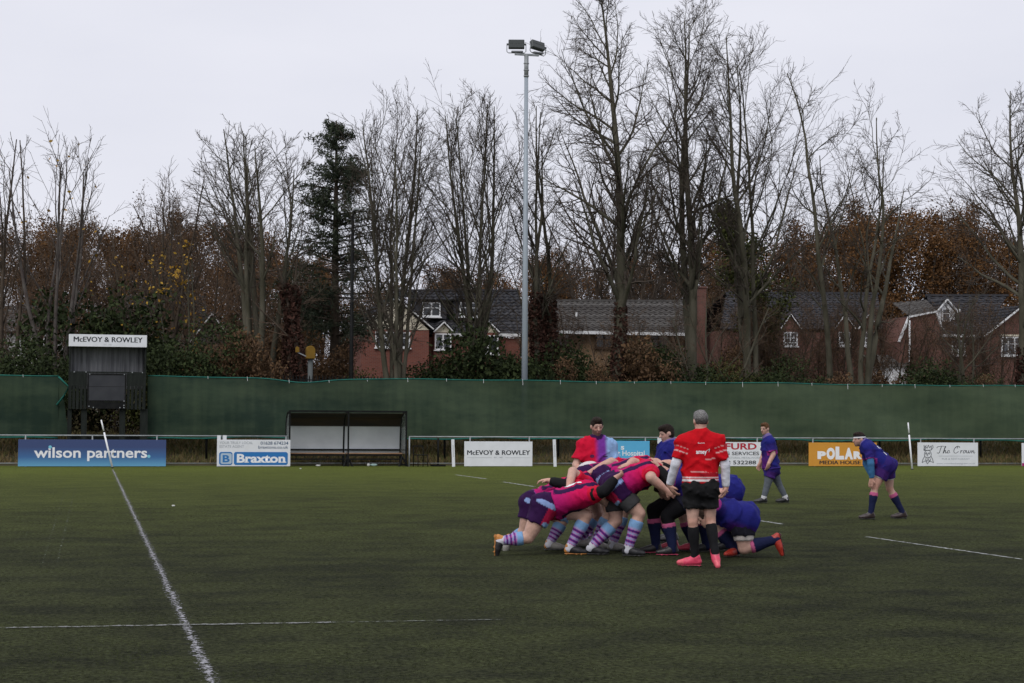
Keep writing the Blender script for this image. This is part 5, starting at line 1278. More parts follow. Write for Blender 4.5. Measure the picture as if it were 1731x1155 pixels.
    mixin(near & (ly > 0.02) & (np.abs(np.abs(lx)-0.045) < 0.02) & (np.abs(lz+0.03) < 0.025), (0.58, 0.27, 0.21), 0.35)
    if head.get('beard', 0):
        bd = near & (ly > -0.02) & (lz < -0.035-0.35*np.maximum(0, 0.045-np.abs(lx))) & (lz > -0.135) & ~lip & (np.abs(lz+0.04+0.012) > 0.0)
        mu = near & (ly > 0.07) & (np.abs(lx) < 0.036) & (lz < -0.038) & (lz > -0.053)
        mixin((bd | mu) & ~lip, hc*1.15, head['beard'])
    kn = np.zeros(len(V), bool)
    for s in 'lr':
        mixin(np.linalg.norm(V-J['k'+s], axis=1) < 0.075, np.asarray(skin)*np.array([1.05, 0.88, 0.85]), 0.6)
        mixin(np.linalg.norm(V-J['w'+s], axis=1) < 0.2, np.asarray(skin)*np.array([1.06, 0.90, 0.88]), 0.6)
    body = np_mesh('body', V, Q, M_SKIN, root, True, C)
    # ---- hair
    if head.get('style'):
        st = head['style']
        S = Sdf(hd-0.2, hd+0.2, h*0.9)
        S.ell(hd+u*0.028-f*0.016, [r, f, u], (0.084, 0.102, 0.103), 0.01)
        if st == 'fringe': S.ell(hd+u*0.085+f*0.045, [r, f, u], (0.072, 0.06, 0.042), 0.02); S.ell(hd-f*0.03-u*0.02, [r, f, u], (0.086, 0.075, 0.075), 0.02)
        else: S.ell(hd+u*0.09+f*0.03, [r, f, u], (0.062, 0.07, 0.038), 0.02)
        S.wrinkle(0.005, 130, 3)
        # face opening and nape
        hl_ = 0.055 if st != 'fringe' else 0.035
        S.cone(hd+f*0.17+u*(hl_-0.098), hd+f*0.17-u*0.2, 0.11, 0.13, 0.012, op='s')
        S.cone(hd-f*0.01-u*0.165, hd+f*0.1-u*0.12, 0.085, 0.10, 0.012, op='s')
        for q_ in (-1, 1): S.ell(hd+r*q_*0.085+f*0.012-u*0.02, [r, f, u], (0.02, 0.032, 0.045), 0.008, op='s')
        V, Q = S.mesh()
        n_ = np.random.default_rng(5).uniform(0.45, 1.6, (len(V), 1))
        Ch = np.tile(hc, (len(V), 1))*n_
        if 'hair2' in head:
            t = smoothstep(-0.02, 0.05, ((V-hd)@u)); Ch = lerpc(head['hair2'], hc, t)*n_
        np_mesh('hair', V, Q, M_HAIR, root, True, Ch)
    if head.get('band'):
        for z0, col in ((0.058, (0.015, 0.015, 0.017)), (0.032, (0.7, 0.7, 0.72))):
            S = Sdf(hd-0.16, hd+0.16, 0.008)
            c = hd+u*z0
            S.ell(hd+u*0.026-f*0.012, [r, f, u], (0.09, 0.112, 0.11), 0.0, cuts=((c+u*0.014, u), (c-u*0.014, -u)))
            V, Q = S.mesh(); np_mesh('headband', V, Q, M_CLOTH, root, True, np.tile(col, (len(V), 1)))
    # ---- clothing
    def garment(name, S, colour, m=M_CLOTH, parent=root, wr=0.0, seed=1, f=38):
        if wr: S.wrinkle(wr, f, seed, spine, lat)
        V, Q = S.mesh()
        return np_mesh(name, V, Q, m, parent, True, colour(V))
    sd0 = len(label)
    # jersey
    hem = pc+spine*kit.get('hem', -0.02); jl = kit.get('sleeve', 0.72)
    S = Sdf(lo, hi, hc_)
    torso(S, 0.022, 0.05, cuts=((hem, -spine),))
    S.cone(pc+spine*0.0, pc+spine*0.2, 0.150*B, 0.145*B, 0.05, cuts=((hem, -spine),))
    for s_, h_ in ((sl, hl), (sr, hr)): S.cone(pc+(h_-pc)*0.8-spine*0.05, pc+(h_-pc)*0.8+spine*0.15, 0.14*B, 0.135*B, 0.05, cuts=((hem, -spine),))
    if kit.get('hem', -0.02) < -0.08:
        for s in 'lr': S.ell(J['h'+s]-front*0.06, [lat, spine, front], (0.138*B, 0.155*B, 0.138*B), 0.05, cuts=((hem, -spine),)); S.cone(J['h'+s], J['h'+s]+spine*0.1, 0.148*B, 0.145*B, 0.05, cuts=((hem, -spine),))
    for s in 'lr':
        Sh, E = J['s'+s], J['e'+s]; e = Sh+(E-Sh)*jl; ax = nrm(E-Sh)
        S.cone(Sh, e+ax*0.03, 0.084*B, 0.083*B, 0.03, cuts=((e, ax),))
    S.cone(nk-spine*0.02, nk+nrm(hd-nk)*0.045, 0.078, 0.07, 0.02, cuts=((nk+nrm(hd-nk)*0.04, nrm(hd-nk)),))
    def frame(V):
        q = V-pc; arm = np.zeros(len(V)); side = np.zeros(len(V))
        for s, sg_ in (('l', 1), ('r', -1)):
            Sh, E = J['s'+s], J['e'+s]; ax = nrm(E-Sh); t = (V-Sh)@ax/np.linalg.norm(E-Sh)
            rad_ = np.linalg.norm((V-Sh)-((V-Sh)@ax)[:, None]*ax, axis=1)
            k_ = (t > 0.12) & (rad_ < 0.12) & (t < 1.0); arm[k_] = t[k_]; side[k_] = sg_
        ax_ = nrm(hd-nk); g_ = V-nk; nd_ = np.linalg.norm(g_-(g_@ax_)[:, None]*ax_, axis=1); col_ = ((g_@ax_) > -0.012) & (nd_ < 0.098)
        return (q@spine)/SL, q@lat, q@front, arm, side, col_
    jer = garment('jersey', S, lambda V: kit['jersey'](*frame(V)), wr=0.021, seed=sd0, f=40)
    # shorts
    S = Sdf(lo, hi, hc_); wt = pc+spine*max(0.13, kit.get('hem', 0)+0.04)
    S.cone(hl*0.8+hr*0.2, hr*0.8+hl*0.2, 0.142*B, 0.142*B, 0.05, cuts=((wt, spine),))
    S.cone(pc, pc+spine*0.16, 0.142*B, 0.135*B, 0.05, cuts=((wt, spine),)); [S.cone(pc+(h_-pc)*0.75, pc+(h_-pc)*0.75+spine*0.16, 0.134*B, 0.13*B, 0.05, cuts=((wt, spine),)) for h_ in (hl, hr)]
    sh_l = kit.get('short', 0.52)
    for s in 'lr':
        H, K = J['h'+s], J['k'+s]; ax = nrm(K-H); e = H+(K-H)*sh_l
        S.ell(H-front*0.06, [lat, spine, front], (0.122*B, 0.139*B, 0.122*B), 0.05)
        S.cone(H+spine*0.02, e+ax*0.03, 0.127*B*(0.5+LG/2), 0.121*B*(0.5+LG/2), 0.035, cuts=((e, ax),))
    def scol(V):
        t = np.zeros(len(V)); fr = np.zeros(len(V)); lt = np.zeros(len(V)); best = np.full(len(V), 9.0)
        for s, sg_ in (('l', 1), ('r', -1)):
            H, K = J['h'+s], J['k'+s]; ax = nrm(K-H); g = V-H; tt = g@ax; d_ = np.linalg.norm(g-tt[:, None]*ax, axis=1); k_ = d_ < best
            best[k_] = d_[k_]; t[k_] = (tt/np.linalg.norm(K-H)/sh_l)[k_]
            fa = nrm(front-ax*(front@ax)); fr[k_] = (g@fa)[k_]; lt[k_] = (g@lat)[k_]*sg_
        return kit['shorts'](t, fr, lt)
    garment('shorts', S, scol, wr=0.017, seed=sd0+3, f=44)
    if 'under' in kit:
        ul, uc = kit['under']
        S = Sdf(lo, hi, hc_)
        for s in 'lr':
            H, K = J['h'+s], J['k'+s]; ax = nrm(K-H); e = H+(K-H)*ul
            S.cone(H, e+ax*0.02, 0.116*B*LG, 0.097*B*LG if ul < 0.95 else 0.066*B, 0.02, cuts=((e, ax),))
        garment('undershorts', S, lambda V: np.tile(uc, (len(V), 1)), wr=0.002)
    if 'tights' in kit:
        S = Sdf(lo, hi, hc_)
        for s in 'lr':
            H, K, A = J['h'+s], J['k'+s], J['a'+s]
            S.cone(H, K, 0.110*B*LG, 0.069*B*LG, 0.03, mid=0.099*B*LG); S.cone(K, A, 0.064*B*LG, 0.048, 0.025, mid=0.064*LG)
        garment('leggings', S, lambda V: np.tile(kit['tights'], (len(V), 1)), wr=0.003)
    for s in 'lr':
        K, A = J['k'+s], J['a'+s]; ax = nrm(K-A); top = A+(K-A)*kit.get('sock_top', 0.78)
        if kit.get('sock'):
            S = Sdf(np.minimum(K, A)-0.2, np.maximum(K, A)+0.2, 0.0115)
            m = K+(A-K)*0.33
            S.cone(A-ax*0.04, top+ax*0.02, 0.046*LG, 0.062*B*LG, 0.02, cuts=((top, ax),), mid=0.056*B*LG)
            S.ell(m, [nrm(A-K), nrm(np.cross(A-K, lat)), nrm(np.cross(np.cross(A-K, lat), A-K))], (0.15, 0.069*B*LG, 0.067*B*LG), 0.03, cuts=((top, ax),))
            S.cone(A, A+J['f'+s]*0.05-J['u'+s]*0.05, 0.043, 0.034, 0.02)
            LL = np.linalg.norm(K-A)*kit.get('sock_top', 0.78)
            garment('sock', S, lambda V: kit['sock'](((V-A)@ax)/LL, s), wr=0.0015)
        # boot with its studded sole
        fd, up_ = J['f'+s], J['u'+s]; sdv = np.cross(fd, up_)
        S = Sdf(A-0.3, A+0.3, 0.0105); so = A-up_*0.082
        cut = ((so, -up_),)
        S.cone(A-up_*0.05-fd*0.04, A-up_*0.058+fd*0.10, 0.040, 0.046, 0.02, cut); S.cone(A-up_*0.058+fd*0.10, A-up_*0.066+fd*0.185, 0.046, 0.031, 0.02, cut)
        S.cone(A-up_*0.004-fd*0.012, A-up_*0.045+fd*0.055, 0.051, 0.048, 0.02, cut)
        bt = garment('boot', S, lambda V: kit['boot'](V, A, fd, up_, s), M_BOOT)
        S = Sdf(A-0.3, A+0.3, 0.0115); c2 = ((so-up_*0.001, up_), (so-up_*0.013, -up_))
        S.cone(so-fd*0.045, so+fd*0.10, 0.037, 0.044, 0.0, c2); S.cone(so+fd*0.10, so+fd*0.185, 0.044, 0.029, 0.0, c2)
        for a_, b_ in ((-0.05, 0.02), (-0.05, -0.02), (0.08, 0.03), (0.08, -0.03), (0.14, 0.028), (0.14, -0.028)):
            S.cone(so-up_*0.01+fd*a_+sdv*b_, so-up_*0.024+fd*a_+sdv*b_, 0.010, 0.008, 0.0)
        garment('sole', S, lambda V: np.tile(kit.get('sole', (0.03, 0.03, 0.03)), (len(V), 1)), M_BOOT, bt)
        if kit.get('longsleeve') and s in kit['longsleeve']:
            lc = kit['longsleeve'][s]; Sh, E, Wt = J['s'+s], J['e'+s], J['w'+s]
            S = Sdf(np.minimum(np.minimum(Sh, E), Wt)-0.15, np.maximum(np.maximum(Sh, E), Wt)+0.15, 0.010); ax2 = nrm(Wt-E); e = Wt-ax2*0.01
            S.cone(Sh, E, 0.078*B*LG, 0.058*B*LG, 0.03, mid=0.072*B*LG); S.cone(E, e+ax2*0.02, 0.058*B*LG, 0.043, 0.02, cuts=((e, ax2),), mid=0.055*B*LG)
            garment('sleeve', S, lambda V: np.tile(lc, (len(V), 1)), wr=0.004, seed=9, f=60)
    return root, jer, dict(pc=pc, spine=spine, lat=lat, front=front, SL=SL, B=B, J=J)
def emblem(jer, info, s, w, h, t, l, back, m, bold=0.0, shear=0.0, name='print', turn=0.0):
    """print laid onto the jersey: t up the spine, l towards the wearer's left"""
    nrm_ = -info['front'] if back else info['front']; rt = -info['lat'] if not back else info['lat']
    rt = -np.cross(info['spine'], nrm_) * -1.0
    rt = np.cross(info['spine'], nrm_)
    me = jer.data; bv = BVHTree.FromPolygons([v.co[:] for v in me.vertices], [p.vertices[:] for p in me.polygons])
    o = text(s, w, h, 0, -h/2, 0, m, jer, bold=bold, shear=shear, name=name)
    c = info['pc']+info['spine']*info['SL']*t+info['lat']*l
    ct, st_ = math.cos(turn), math.sin(turn)
    for v in o.data.vertices:
        x, z = v.co.x*ct-v.co.z*st_, v.co.x*st_+v.co.z*ct
        p = c+rt*x+info['spine']*z
        hit = bv.ray_cast(Vector(p+nrm_*0.6), Vector(-nrm_))[0]
        v.co = (hit+Vector(nrm_)*0.004) if hit is not None else Vector(p)
    o.data.update(); return o

# ---- the kits
PINK, RED, PURP, LBLUE, MAG = (0.58, 0.006, 0.08), (0.56, 0.006, 0.035), (0.030, 0.007, 0.052), (0.26, 0.42, 0.68), (0.42, 0.010, 0.14)
def pick(base, *rules):
    C = np.array(base, float)
    for m, c in rules: C[m] = c
    return C
def j_pink_pack(t, l, f, arm, side, col):
    C = lerpc(MAG, PINK, smoothstep(0.2, 0.85, t))
    band = (np.abs(np.abs(l)-0.125) < 0.05) & (arm < 0.15) & (t > 0.25); C[band] = PURP
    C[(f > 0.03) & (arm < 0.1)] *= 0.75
    C[(t < 0.12)] = (0.16, 0.04, 0.22); C[(arm > 0.12)] = RED
    return C
def j_pink_half(t, l, f, arm, side, col):
    x = l+0.0
    C = lerpc(RED, (0.17, 0.035, 0.30), smoothstep(-0.07, 0.02, x)); k = smoothstep(0.08, 0.14, x); C = C*(1-k)[:, None]+np.array(LBLUE)*k[:, None]
    C[(arm > 0.12) & (side < 0)] = RED; C[(arm > 0.12) & (side > 0)] = LBLUE
    C[col] = PURP; return C
def s_pink(t, f, l):
    C = np.tile(PURP, (len(t), 1)).astype(float)
    C[(f > 0.02) & (t > -0.1)] = (0.42, 0.012, 0.06); C[(f > 0.045) & (t > 0.72)] = LBLUE
    C[(t < -0.12) & (t > -0.42) & (l > 0.105)] = (0.25, 0.35, 0.62); return C
def k_striped(t, s):
    C = np.tile((0.33, 0.31, 0.55), (len(t), 1)).astype(float)
    ph = (t*5.2) % 1.0
    C[ph < 0.42] = (0.10, 0.02, 0.19); C[(np.abs(ph-0.46) < 0.05)] = (0.5, 0.12, 0.35); C[(ph > 0.93)] = (0.5, 0.12, 0.35)
    C[t > 0.74] = (0.20, 0.36, 0.60); C[t < 0.07] = (0.6, 0.6, 0.66); return C
BLUE, VIO = (0.016, 0.018, 0.17), (0.05, 0.015, 0.15)
def j_blue(t, l, f, arm, side, col):
    k = smoothstep(0.0, 0.14, f)*smoothstep(0.9, 0.2, t); C = lerpc(BLUE, (0.085, 0.012, 0.14), k)
    C[(arm > 0.66)] = (0.28, 0.03, 0.20); C[(arm > 0.12) & (arm <= 0.66)] = (0.026, 0.018, 0.16); C[col] = (0.16, 0.12, 0.3); return C
def s_blue(t, f, l):
    C = np.tile((0.028, 0.016, 0.14), (len(t), 1)).astype(float); C[(np.abs(l) > 0.08) & (t > 0.3)] = (0.05, 0.016, 0.13); return C
def k_navy(t, s):
    C = np.tile((0.012, 0.016, 0.055), (len(t), 1)).astype(float); C[t > 0.86] = (0.50, 0.11, 0.24); return C
def boots(main, tip=None, heel=None, sole=(0.03, 0.03, 0.03)):
    def fn(V, A, fd, up, s):
        x = (V-A)@fd; z = (V-A)@up; C = np.tile(main, (len(V), 1)).astype(float)
        if tip is not None: C[x > 0.13] = tip
        if heel is not None: C[x < -0.02] = heel
        C[(np.abs(x-0.05) < 0.03) & (z > -0.045) & (np.abs((V-A)@np.cross(fd, up)) < 0.022)] = np.asarray(main)*0.5+0.08
        return C
    return fn
BLK = (0.016, 0.016, 0.018)
def kit(j, s, k, b, **o): return dict(jersey=j, shorts=s, sock=k, boot=b, **o)
X = lambda Y: (lambda px, py, d=0.0: P(px, py, Y+d))
def pose(Y, **k):
    f = X(Y); return {n: (f(*q) if max(abs(q[0]), abs(q[1])) > 20 else Vector(q)) for n, q in k.items()}
def hpt(Y, px, py, d=0.0): return P(px, py, Y+d)
up3 = (0, 0, 1)

# referee, back to the camera
J = pose(20.5, hl=(1171, 826, 0.0), hr=(1197, 826, 0.0), kl=(1171, 882, -0.03), kr=(1201, 880, 0.02), al=(1175, 942, 0.05), ar=(1208, 930, -0.05), tr=(1213, 955, -0.13),
    sl=(1155, 748, 0.0), sr=(1212, 747, 0.0), el=(1142, 785, -0.03), er=(1226, 786, -0.03), wl=(1132, 820, 0.08), wr=(1227, 824, 0.02), nk=(1184, 738, 0.0), hd=(1184, 712, 0.03),
    hf=(-0.25, 1, -0.12), hu=(0, 0, 1))
REF = (0.52, 0.004, 0.011)
def j_ref(t, l, f, arm, side, col):
    C = np.tile(REF, (len(t), 1)).astype(float)
    C[(np.abs(t-0.185) < 0.016)] = (0.8, 0.78, 0.78); C[(np.abs(t-0.245+0.12*l*l) < 0.013) & (f < 0.05)] = (0.75, 0.6, 0.6)
    C[(np.abs(arm-0.44) < 0.022)] = (0.66, 0.42, 0.42); C[(np.abs(arm-0.24) < 0.014)] = (0.62, 0.3, 0.3)
    C[(np.abs(t-0.36-0.1*l) < 0.010) & (f < 0) & (l < 0.12) & (arm < 0.1)] = (0.7, 0.35, 0.35)
    C[(np.abs(t-0.31) < 0.03) & (f < 0) & (l < 0.02) & (arm < 0.1)] = (0.35, 0.01, 0.02)
    C[(np.abs(t-0.62+0.2*l) < 0.012) & (l < -0.05) & (f < 0) & (arm < 0.1)] = (0.7, 0.35, 0.35); return C
hb = np.array([(0.012, 0.012, 0.013)])
refr, jer, inf = person('referee in red shirt and black shorts standing with back to camera', J,
    kit(j_ref, lambda t, f, l: np.tile(hb[0], (len(t), 1)), lambda t, s: np.tile((0.014, 0.014, 0.016), (len(t), 1)), boots((0.72, 0.06, 0.13), (0.78, 0.12, 0.16)), hem=0.075, short=0.62, sock_top=0.86, sleeve=0.78,
        longsleeve=dict(l=(0.72, 0.73, 0.80), r=(0.72, 0.73, 0.80)), sole=(0.5, 0.05, 0.1)),
    dict(hair=(0.20, 0.195, 0.19), hair2=(0.085, 0.08, 0.075), style='short'), dict(l=(hpt(20.58, 1142, 838), (0.6, 0.3, 0.3), 0.5), r=(hpt(20.5, 1222, 846), (-1, 0.2, 0), 0.7)), h=0.0102, flat=('l',), footdir=dict(l=(-1.0, 0.25)), bulk=0.92)
emblem(jer, inf, 'amey', 0.125, 0.05, 0.80, 0.0, True, M_LETTER, bold=0.02); emblem(jer, inf, 'Gurnett', 0.08, 0.016, 0.985, 0.0, True, M_LETTER)
emblem(jer, inf, '>', 0.035, 0.05, 0.83, -0.085, True, M_LETTER, turn=0.9)

# pink scrum half with the ball
J = pose(24.1, hl=(1021, 818), hr=(1000, 818), kl=(1022, 868, -0.05), kr=(998, 868, -0.05), al=(1024, 918, 0), ar=(996, 918, 0), sl=(1033, 754, 0.03), sr=(986, 753, 0.0),
    el=(1041, 786, 0.0), er=(973, 786, -0.05), wl=(1020, 797, -0.28), wr=(985, 800, -0.26), nk=(1009, 744, 0.0), hd=(1009, 721, -0.03), hf=(0.22, -1, -0.22), hu=(0, -0.2, 1))
sh1, jer, inf = person('dark bearded scrum half in pink and blue shirt holding the ball', J, kit(j_pink_half, s_pink, k_striped, boots(BLK), hem=-0.02),
    dict(hair=(0.022, 0.015, 0.011), style='short', beard=0.75), dict(l=(hpt(24.1, 1008, 800, -0.33), (-0.6, 0.5, 0.5), 0.6), r=(hpt(24.1, 994, 802, -0.34), (0.6, 0.4, 0.5), 0.6)), h=0.0102, bulk=0.94, footdir=dict(l=(0.2, -1), r=(-0.1, -1)))
emblem(jer, inf, 'amulo', 0.16, 0.035, 0.48, 0.05, False, M_LETTER, bold=0.015); emblem(jer, inf, 'E', 0.05, 0.06, 0.48, -0.1, False, mat('gold_print', (0.45, 0.2, 0.08)))
emblem(jer, inf, 'o', 0.055, 0.05, 0.74, -0.09, False, mat('dark_emblem', (0.05, 0.02, 0.08)), bold=0.06); emblem(jer, inf, '~', 0.06, 0.03, 0.72, 0.09, False, M_TEXTDARK, bold=0.06)
# rugby ball
bc = hpt(23.82, 994, 792); V, Fq = [], []
for j in range(13):
    a = -math.pi/2+math.pi*j/12
    for i in range(18):
        V.append((math.sin(a)*0.145, math.cos(a)**0.85*0.095*math.cos(i/18*2*math.pi) if math.cos(a) > 1e-6 else 0, math.cos(a)**0.85*0.095*math.sin(i/18*2*math.pi) if math.cos(a) > 1e-6 else 0))
Fq = [(j*18+i, j*18+(i+1) % 18, (j+1)*18+(i+1) % 18, (j+1)*18+i) for j in range(12) for i in range(18)]
ball = empty('rugby_ball', bc); tag(ball, 'white rugby ball held by the scrum half', 'ball')
bo = np_mesh('ball_skin', V, Fq, mat('ball_white', (0.62, 0.6, 0.6), 0.5, (0.52, 0.5, 0.5), 14), ball, True)
ball.rotation_euler = (0.1, -0.25, 0.1)
o = text('GILBERT', 0.15, 0.03, 0, 0.03, -0.092, M_TEXTDARK, ball, bold=0.02, name='print')
for v_ in o.data.vertices:
    x, z = v_.co.x, v_.co.z; rr = 0.0965*max(0.05, 1-(x/0.148)**2)**0.5; v_.co = (x, -math.sqrt(max(1e-4, rr*rr-z*z)), z)

# blue scrum half
J = pose(24.6, hl=(1135, 822, -0.08), hr=(1137, 822, 0.12), kl=(1128, 868, -0.1), kr=(1126, 868, 0.12), al=(1138, 914, -0.1), ar=(1132, 914, 0.15), sl=(1138, 760, -0.16), sr=(1122, 762, 0.16),
    el=(1150, 788, -0.22), er=(1112, 788, 0.1), wl=(1128, 798, -0.3), wr=(1100, 792, 0.0), nk=(1133, 752, 0), hd=(1127, 733, 0.0), hf=(-1, -0.35, -0.25), hu=(-0.2, 0, 1))
person('dark haired scrum half in purple blue shirt looking down left', J, kit(j_blue, s_blue, k_navy, boots(BLK)), dict(hair=(0.02, 0.013, 0.010), style='fringe', beard=0.35),
    dict(l=(hpt(24.3, 1118, 802), (0, 0.4, -1), 0.5), r=(hpt(24.6, 1090, 797), (0, -0.3, -1), 0.5)), h=0.010, footdir=dict(l=(-1, -0.2), r=(-1, 0.1)))

# blue winger walking
J = pose(36.5, hl=(1304, 793, -0.08), hr=(1304, 793, 0.12), kl=(1297, 820, -0.08), kr=(1316, 817, 0.12), al=(1291, 842, -0.08), ar=(1328, 841, 0.14), sl=(1303, 748, -0.16), sr=(1296, 748, 0.18),
    el=(1307, 769, -0.2), er=(1290, 770, 0.22), wl=(1299, 785, -0.24), wr=(1285, 783, 0.2), nk=(1298, 741, 0), hd=(1293, 725, 0), hf=(-0.75, -0.75, -0.1), hu=(0, 0, 1))
person('ginger haired player in blue shirt and grey leggings walking left', J, kit(j_blue, s_blue, lambda t, s: np.tile((0.6, 0.6, 0.62), (len(t), 1)), boots(BLK), sock_top=0.16, tights=(0.115, 0.13, 0.15), hem=-0.04), dict(hair=(0.11, 0.055, 0.025), style='short', beard=0.3),
    dict(l=(hpt(36.3, 1297, 793), (-0.4, 0.9, 0), 0.5), r=(hpt(36.7, 1282, 790), (0.3, -0.9, 0), 0.5)), h=0.011, footdir=dict(l=(-1, -0.1), r=(-1, -0.1)))

# blue player bent forward, hands on knees
J = pose(30.7, hl=(1496, 789, -0.1), hr=(1500, 789, 0.12), kl=(1479, 823, -0.1), kr=(1504, 826, 0.15), al=(1472, 868, -0.1), ar=(1526, 868, 0.18), sl=(1468, 759, -0.17), sr=(1466, 757, 0.19),
    el=(1472, 784, -0.24), er=(1464, 784, 0.22), wl=(1474, 809, -0.2), wr=(1476, 808, 0.1), nk=(1462, 751, 0), hd=(1452, 743, 0), hf=(-1, -0.3, -0.05), hu=(-0.15, 0, 1))
_, jer, inf = person('player with black and white headband bending with hands on knee', J, kit(j_blue, s_blue, k_navy, boots((0.035, 0.022, 0.022)), under=(0.60, (0.6, 0.58, 0.58)), longsleeve=dict(l=(0.05, 0.16, 0.33), r=(0.05, 0.16, 0.33)), short=0.55),
    dict(hair=(0.025, 0.016, 0.012), style='short', beard=0.5, band=1), dict(l=(hpt(30.7, 1471, 823, -0.19), (0.6, 0.8, 0), 0.3), r=(hpt(30.7, 1478, 822, 0.02), (0.4, -0.8, 0), 0.3)), h=0.010, footdir=dict(l=(-1, -0.05), r=(-1, -0.05)))

emblem(jer, inf, '14', 0.2, 0.22, 0.6, 0.0, True, M_LETTER, bold=0.03)
# ---- the scrum, pink side (facing right): near lock, far lock, near prop, hooker, far prop
GP, GBl = 'pink forwards in the scrum', 'blue forwards in the scrum'
hh = dict(hair=(0.04, 0.025, 0.018), style='short')
Y = 22.2
J = pose(Y, hr=(918, 858, -0.14), hl=(928, 858, 0.10), kr=(893, 909, -0.16), ar=(849, 914, -0.18), tr=(840, 938, -0.18), kl=(992, 871, 0.0), al=(964, 924, 0.0), sr=(998, 838, -0.2), sl=(994, 826, 0.2),
    er=(1022, 830, -0.34), wr=(1041, 808, -0.30), el=(957, 820, 0.32), wl=(928, 813, 0.34), nk=(1004, 835, 0), hd=(1024, 839, 0.0), hf=(0.9, 0.1, -0.5), hu=(0.4, 0, 0.9))
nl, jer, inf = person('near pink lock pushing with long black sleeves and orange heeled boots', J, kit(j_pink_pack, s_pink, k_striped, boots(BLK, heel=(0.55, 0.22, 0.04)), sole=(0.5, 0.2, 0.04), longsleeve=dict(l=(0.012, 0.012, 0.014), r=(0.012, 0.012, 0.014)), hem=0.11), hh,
    dict(r=(hpt(Y, 1053, 801, -0.30), (0, 0.5, 0.8), 1.5), l=(hpt(Y, 914, 812, 0.34), (0, 0, -1), 0.6)), bulk=1.09, flat=('l',), footdir=dict(l=(1, -0.05)), group=GP)
emblem(jer, inf, '5', 0.13, 0.2, 0.72, 0.02, True, M_LETTER, bold=0.05)
Y = 22.85
J = pose(Y, hr=(900, 854, -0.12), hl=(904, 852, 0.12), kr=(886, 900, -0.1), ar=(864, 913, 0.0), tr=(856, 930, 0.0), kl=(952, 878, 0.1), al=(930, 910, 0.05), sr=(988, 818, -0.2), sl=(984, 815, 0.2),
    er=(968, 797, -0.32), wr=(961, 828, -0.62), el=(1010, 815, 0.3), wl=(1030, 800, 0.3), nk=(996, 822, 0), hd=(1020, 824, 0.0), hf=(0.9, 0, -0.5), hu=(0.4, 0, 0.9))
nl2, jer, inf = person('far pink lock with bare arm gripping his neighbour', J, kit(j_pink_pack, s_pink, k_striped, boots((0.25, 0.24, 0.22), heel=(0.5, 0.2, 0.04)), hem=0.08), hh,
    dict(r=(hpt(Y, 965, 842, -0.66), (0, 0.8, 0), 0.5), l=(hpt(Y, 1042, 798, 0.3), (0, 0, -1), 0.8)), bulk=1.07, flat=('l',), footdir=dict(l=(1, -0.1)), group=GP)
emblem(jer, inf, '4', 0.11, 0.12, 0.12, 0.0, True, M_LETTER, bold=0.05)
Y = 22.15
J = pose(Y, hr=(1043, 826, -0.12), hl=(1036, 822, 0.12), kr=(1081, 868, -0.14), ar=(1062, 926, -0.14), kl=(1042, 880, 0.08), al=(1001, 925, 0.06), sr=(1101, 800, -0.2), sl=(1098, 793, 0.22),
    er=(1100, 808, -0.42), wr=(1126, 829, -0.36), el=(1120, 795, 0.34), wl=(1140, 806, 0.3), nk=(1108, 802, 0), hd=(1124, 818, 0.02), hf=(0.7, 0, -0.7), hu=(0.7, 0, 0.7))
kp = kit(j_pink_pack, s_pink, k_striped, boots(BLK), under=(0.74, (0.055, 0.055, 0.058)), short=0.40, hem=0.13)
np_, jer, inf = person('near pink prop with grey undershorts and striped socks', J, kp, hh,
    dict(r=(hpt(Y, 1138, 836, -0.36), (0, 0.9, 0), 0.8), l=(hpt(Y, 1150, 812, 0.3), (0, 0, -1), 0.8)), bulk=1.11, footdir=dict(l=(1, -0.05), r=(1, -0.1)), group=GP)
Y = 22.9
J = pose(Y, hr=(1022, 812, -0.12), hl=(1024, 810, 0.12), kr=(1056, 862, -0.05), ar=(1036, 916, -0.05), kl=(1030, 868, 0.1), al=(1006, 918, 0.1), sr=(1088, 790, -0.2), sl=(1090, 788, 0.2),
    er=(1070, 781, -0.3), wr=(1062, 786, -0.45), el=(1100, 782, 0.3), wl=(1112, 780, 0.25), nk=(1094, 792, 0), hd=(1112, 800, 0), hf=(0.8, 0, -0.6), hu=(0.6, 0, 0.8))
person('pink hooker mostly hidden behind the near prop', J, kit(j_pink_pack, s_pink, k_striped, boots((0.3, 0.29, 0.26)), hem=-0.02), hh,
    dict(r=(hpt(Y, 1050, 789, -0.5), (0, 0.3, -1), 0.7), l=(hpt(Y, 1122, 786, 0.2), (0, 0, -1), 0.8)), bulk=1.07, h=0.015, footdir=dict(l=(1, 0), r=(1, -0.1)), group=GP)
Y = 23.5
J = pose(Y, hr=(990, 812, -0.12), hl=(992, 811, 0.12), kr=(1010, 868, -0.05), ar=(978, 905, -0.05), kl=(1000, 868, 0.1), al=(985, 908, 0.1), sr=(1052, 794, -0.2), sl=(1052, 792, 0.2),
    er=(1034, 781, -0.3), wr=(1002, 796, -0.42), el=(1070, 786, 0.3), wl=(1090, 780, 0.25), nk=(1058, 795, 0), hd=(1078, 800, 0), hf=(0.9, 0, -0.4), hu=(0.4, 0, 0.9))
person('far pink flanker with pale bare arm lying across the backs', J, kit(j_pink_pack, s_pink, k_striped, boots((0.32, 0.3, 0.28)), hem=-0.02), hh,
    dict(r=(hpt(Y, 989, 803, -0.45), (0, 0.3, -1), 0.5), l=(hpt(Y, 1100, 784, 0.2), (0, 0, -1), 0.8)), bulk=1.08, footdir=dict(l=(1, 0), r=(1, -0.1)), group=GP)

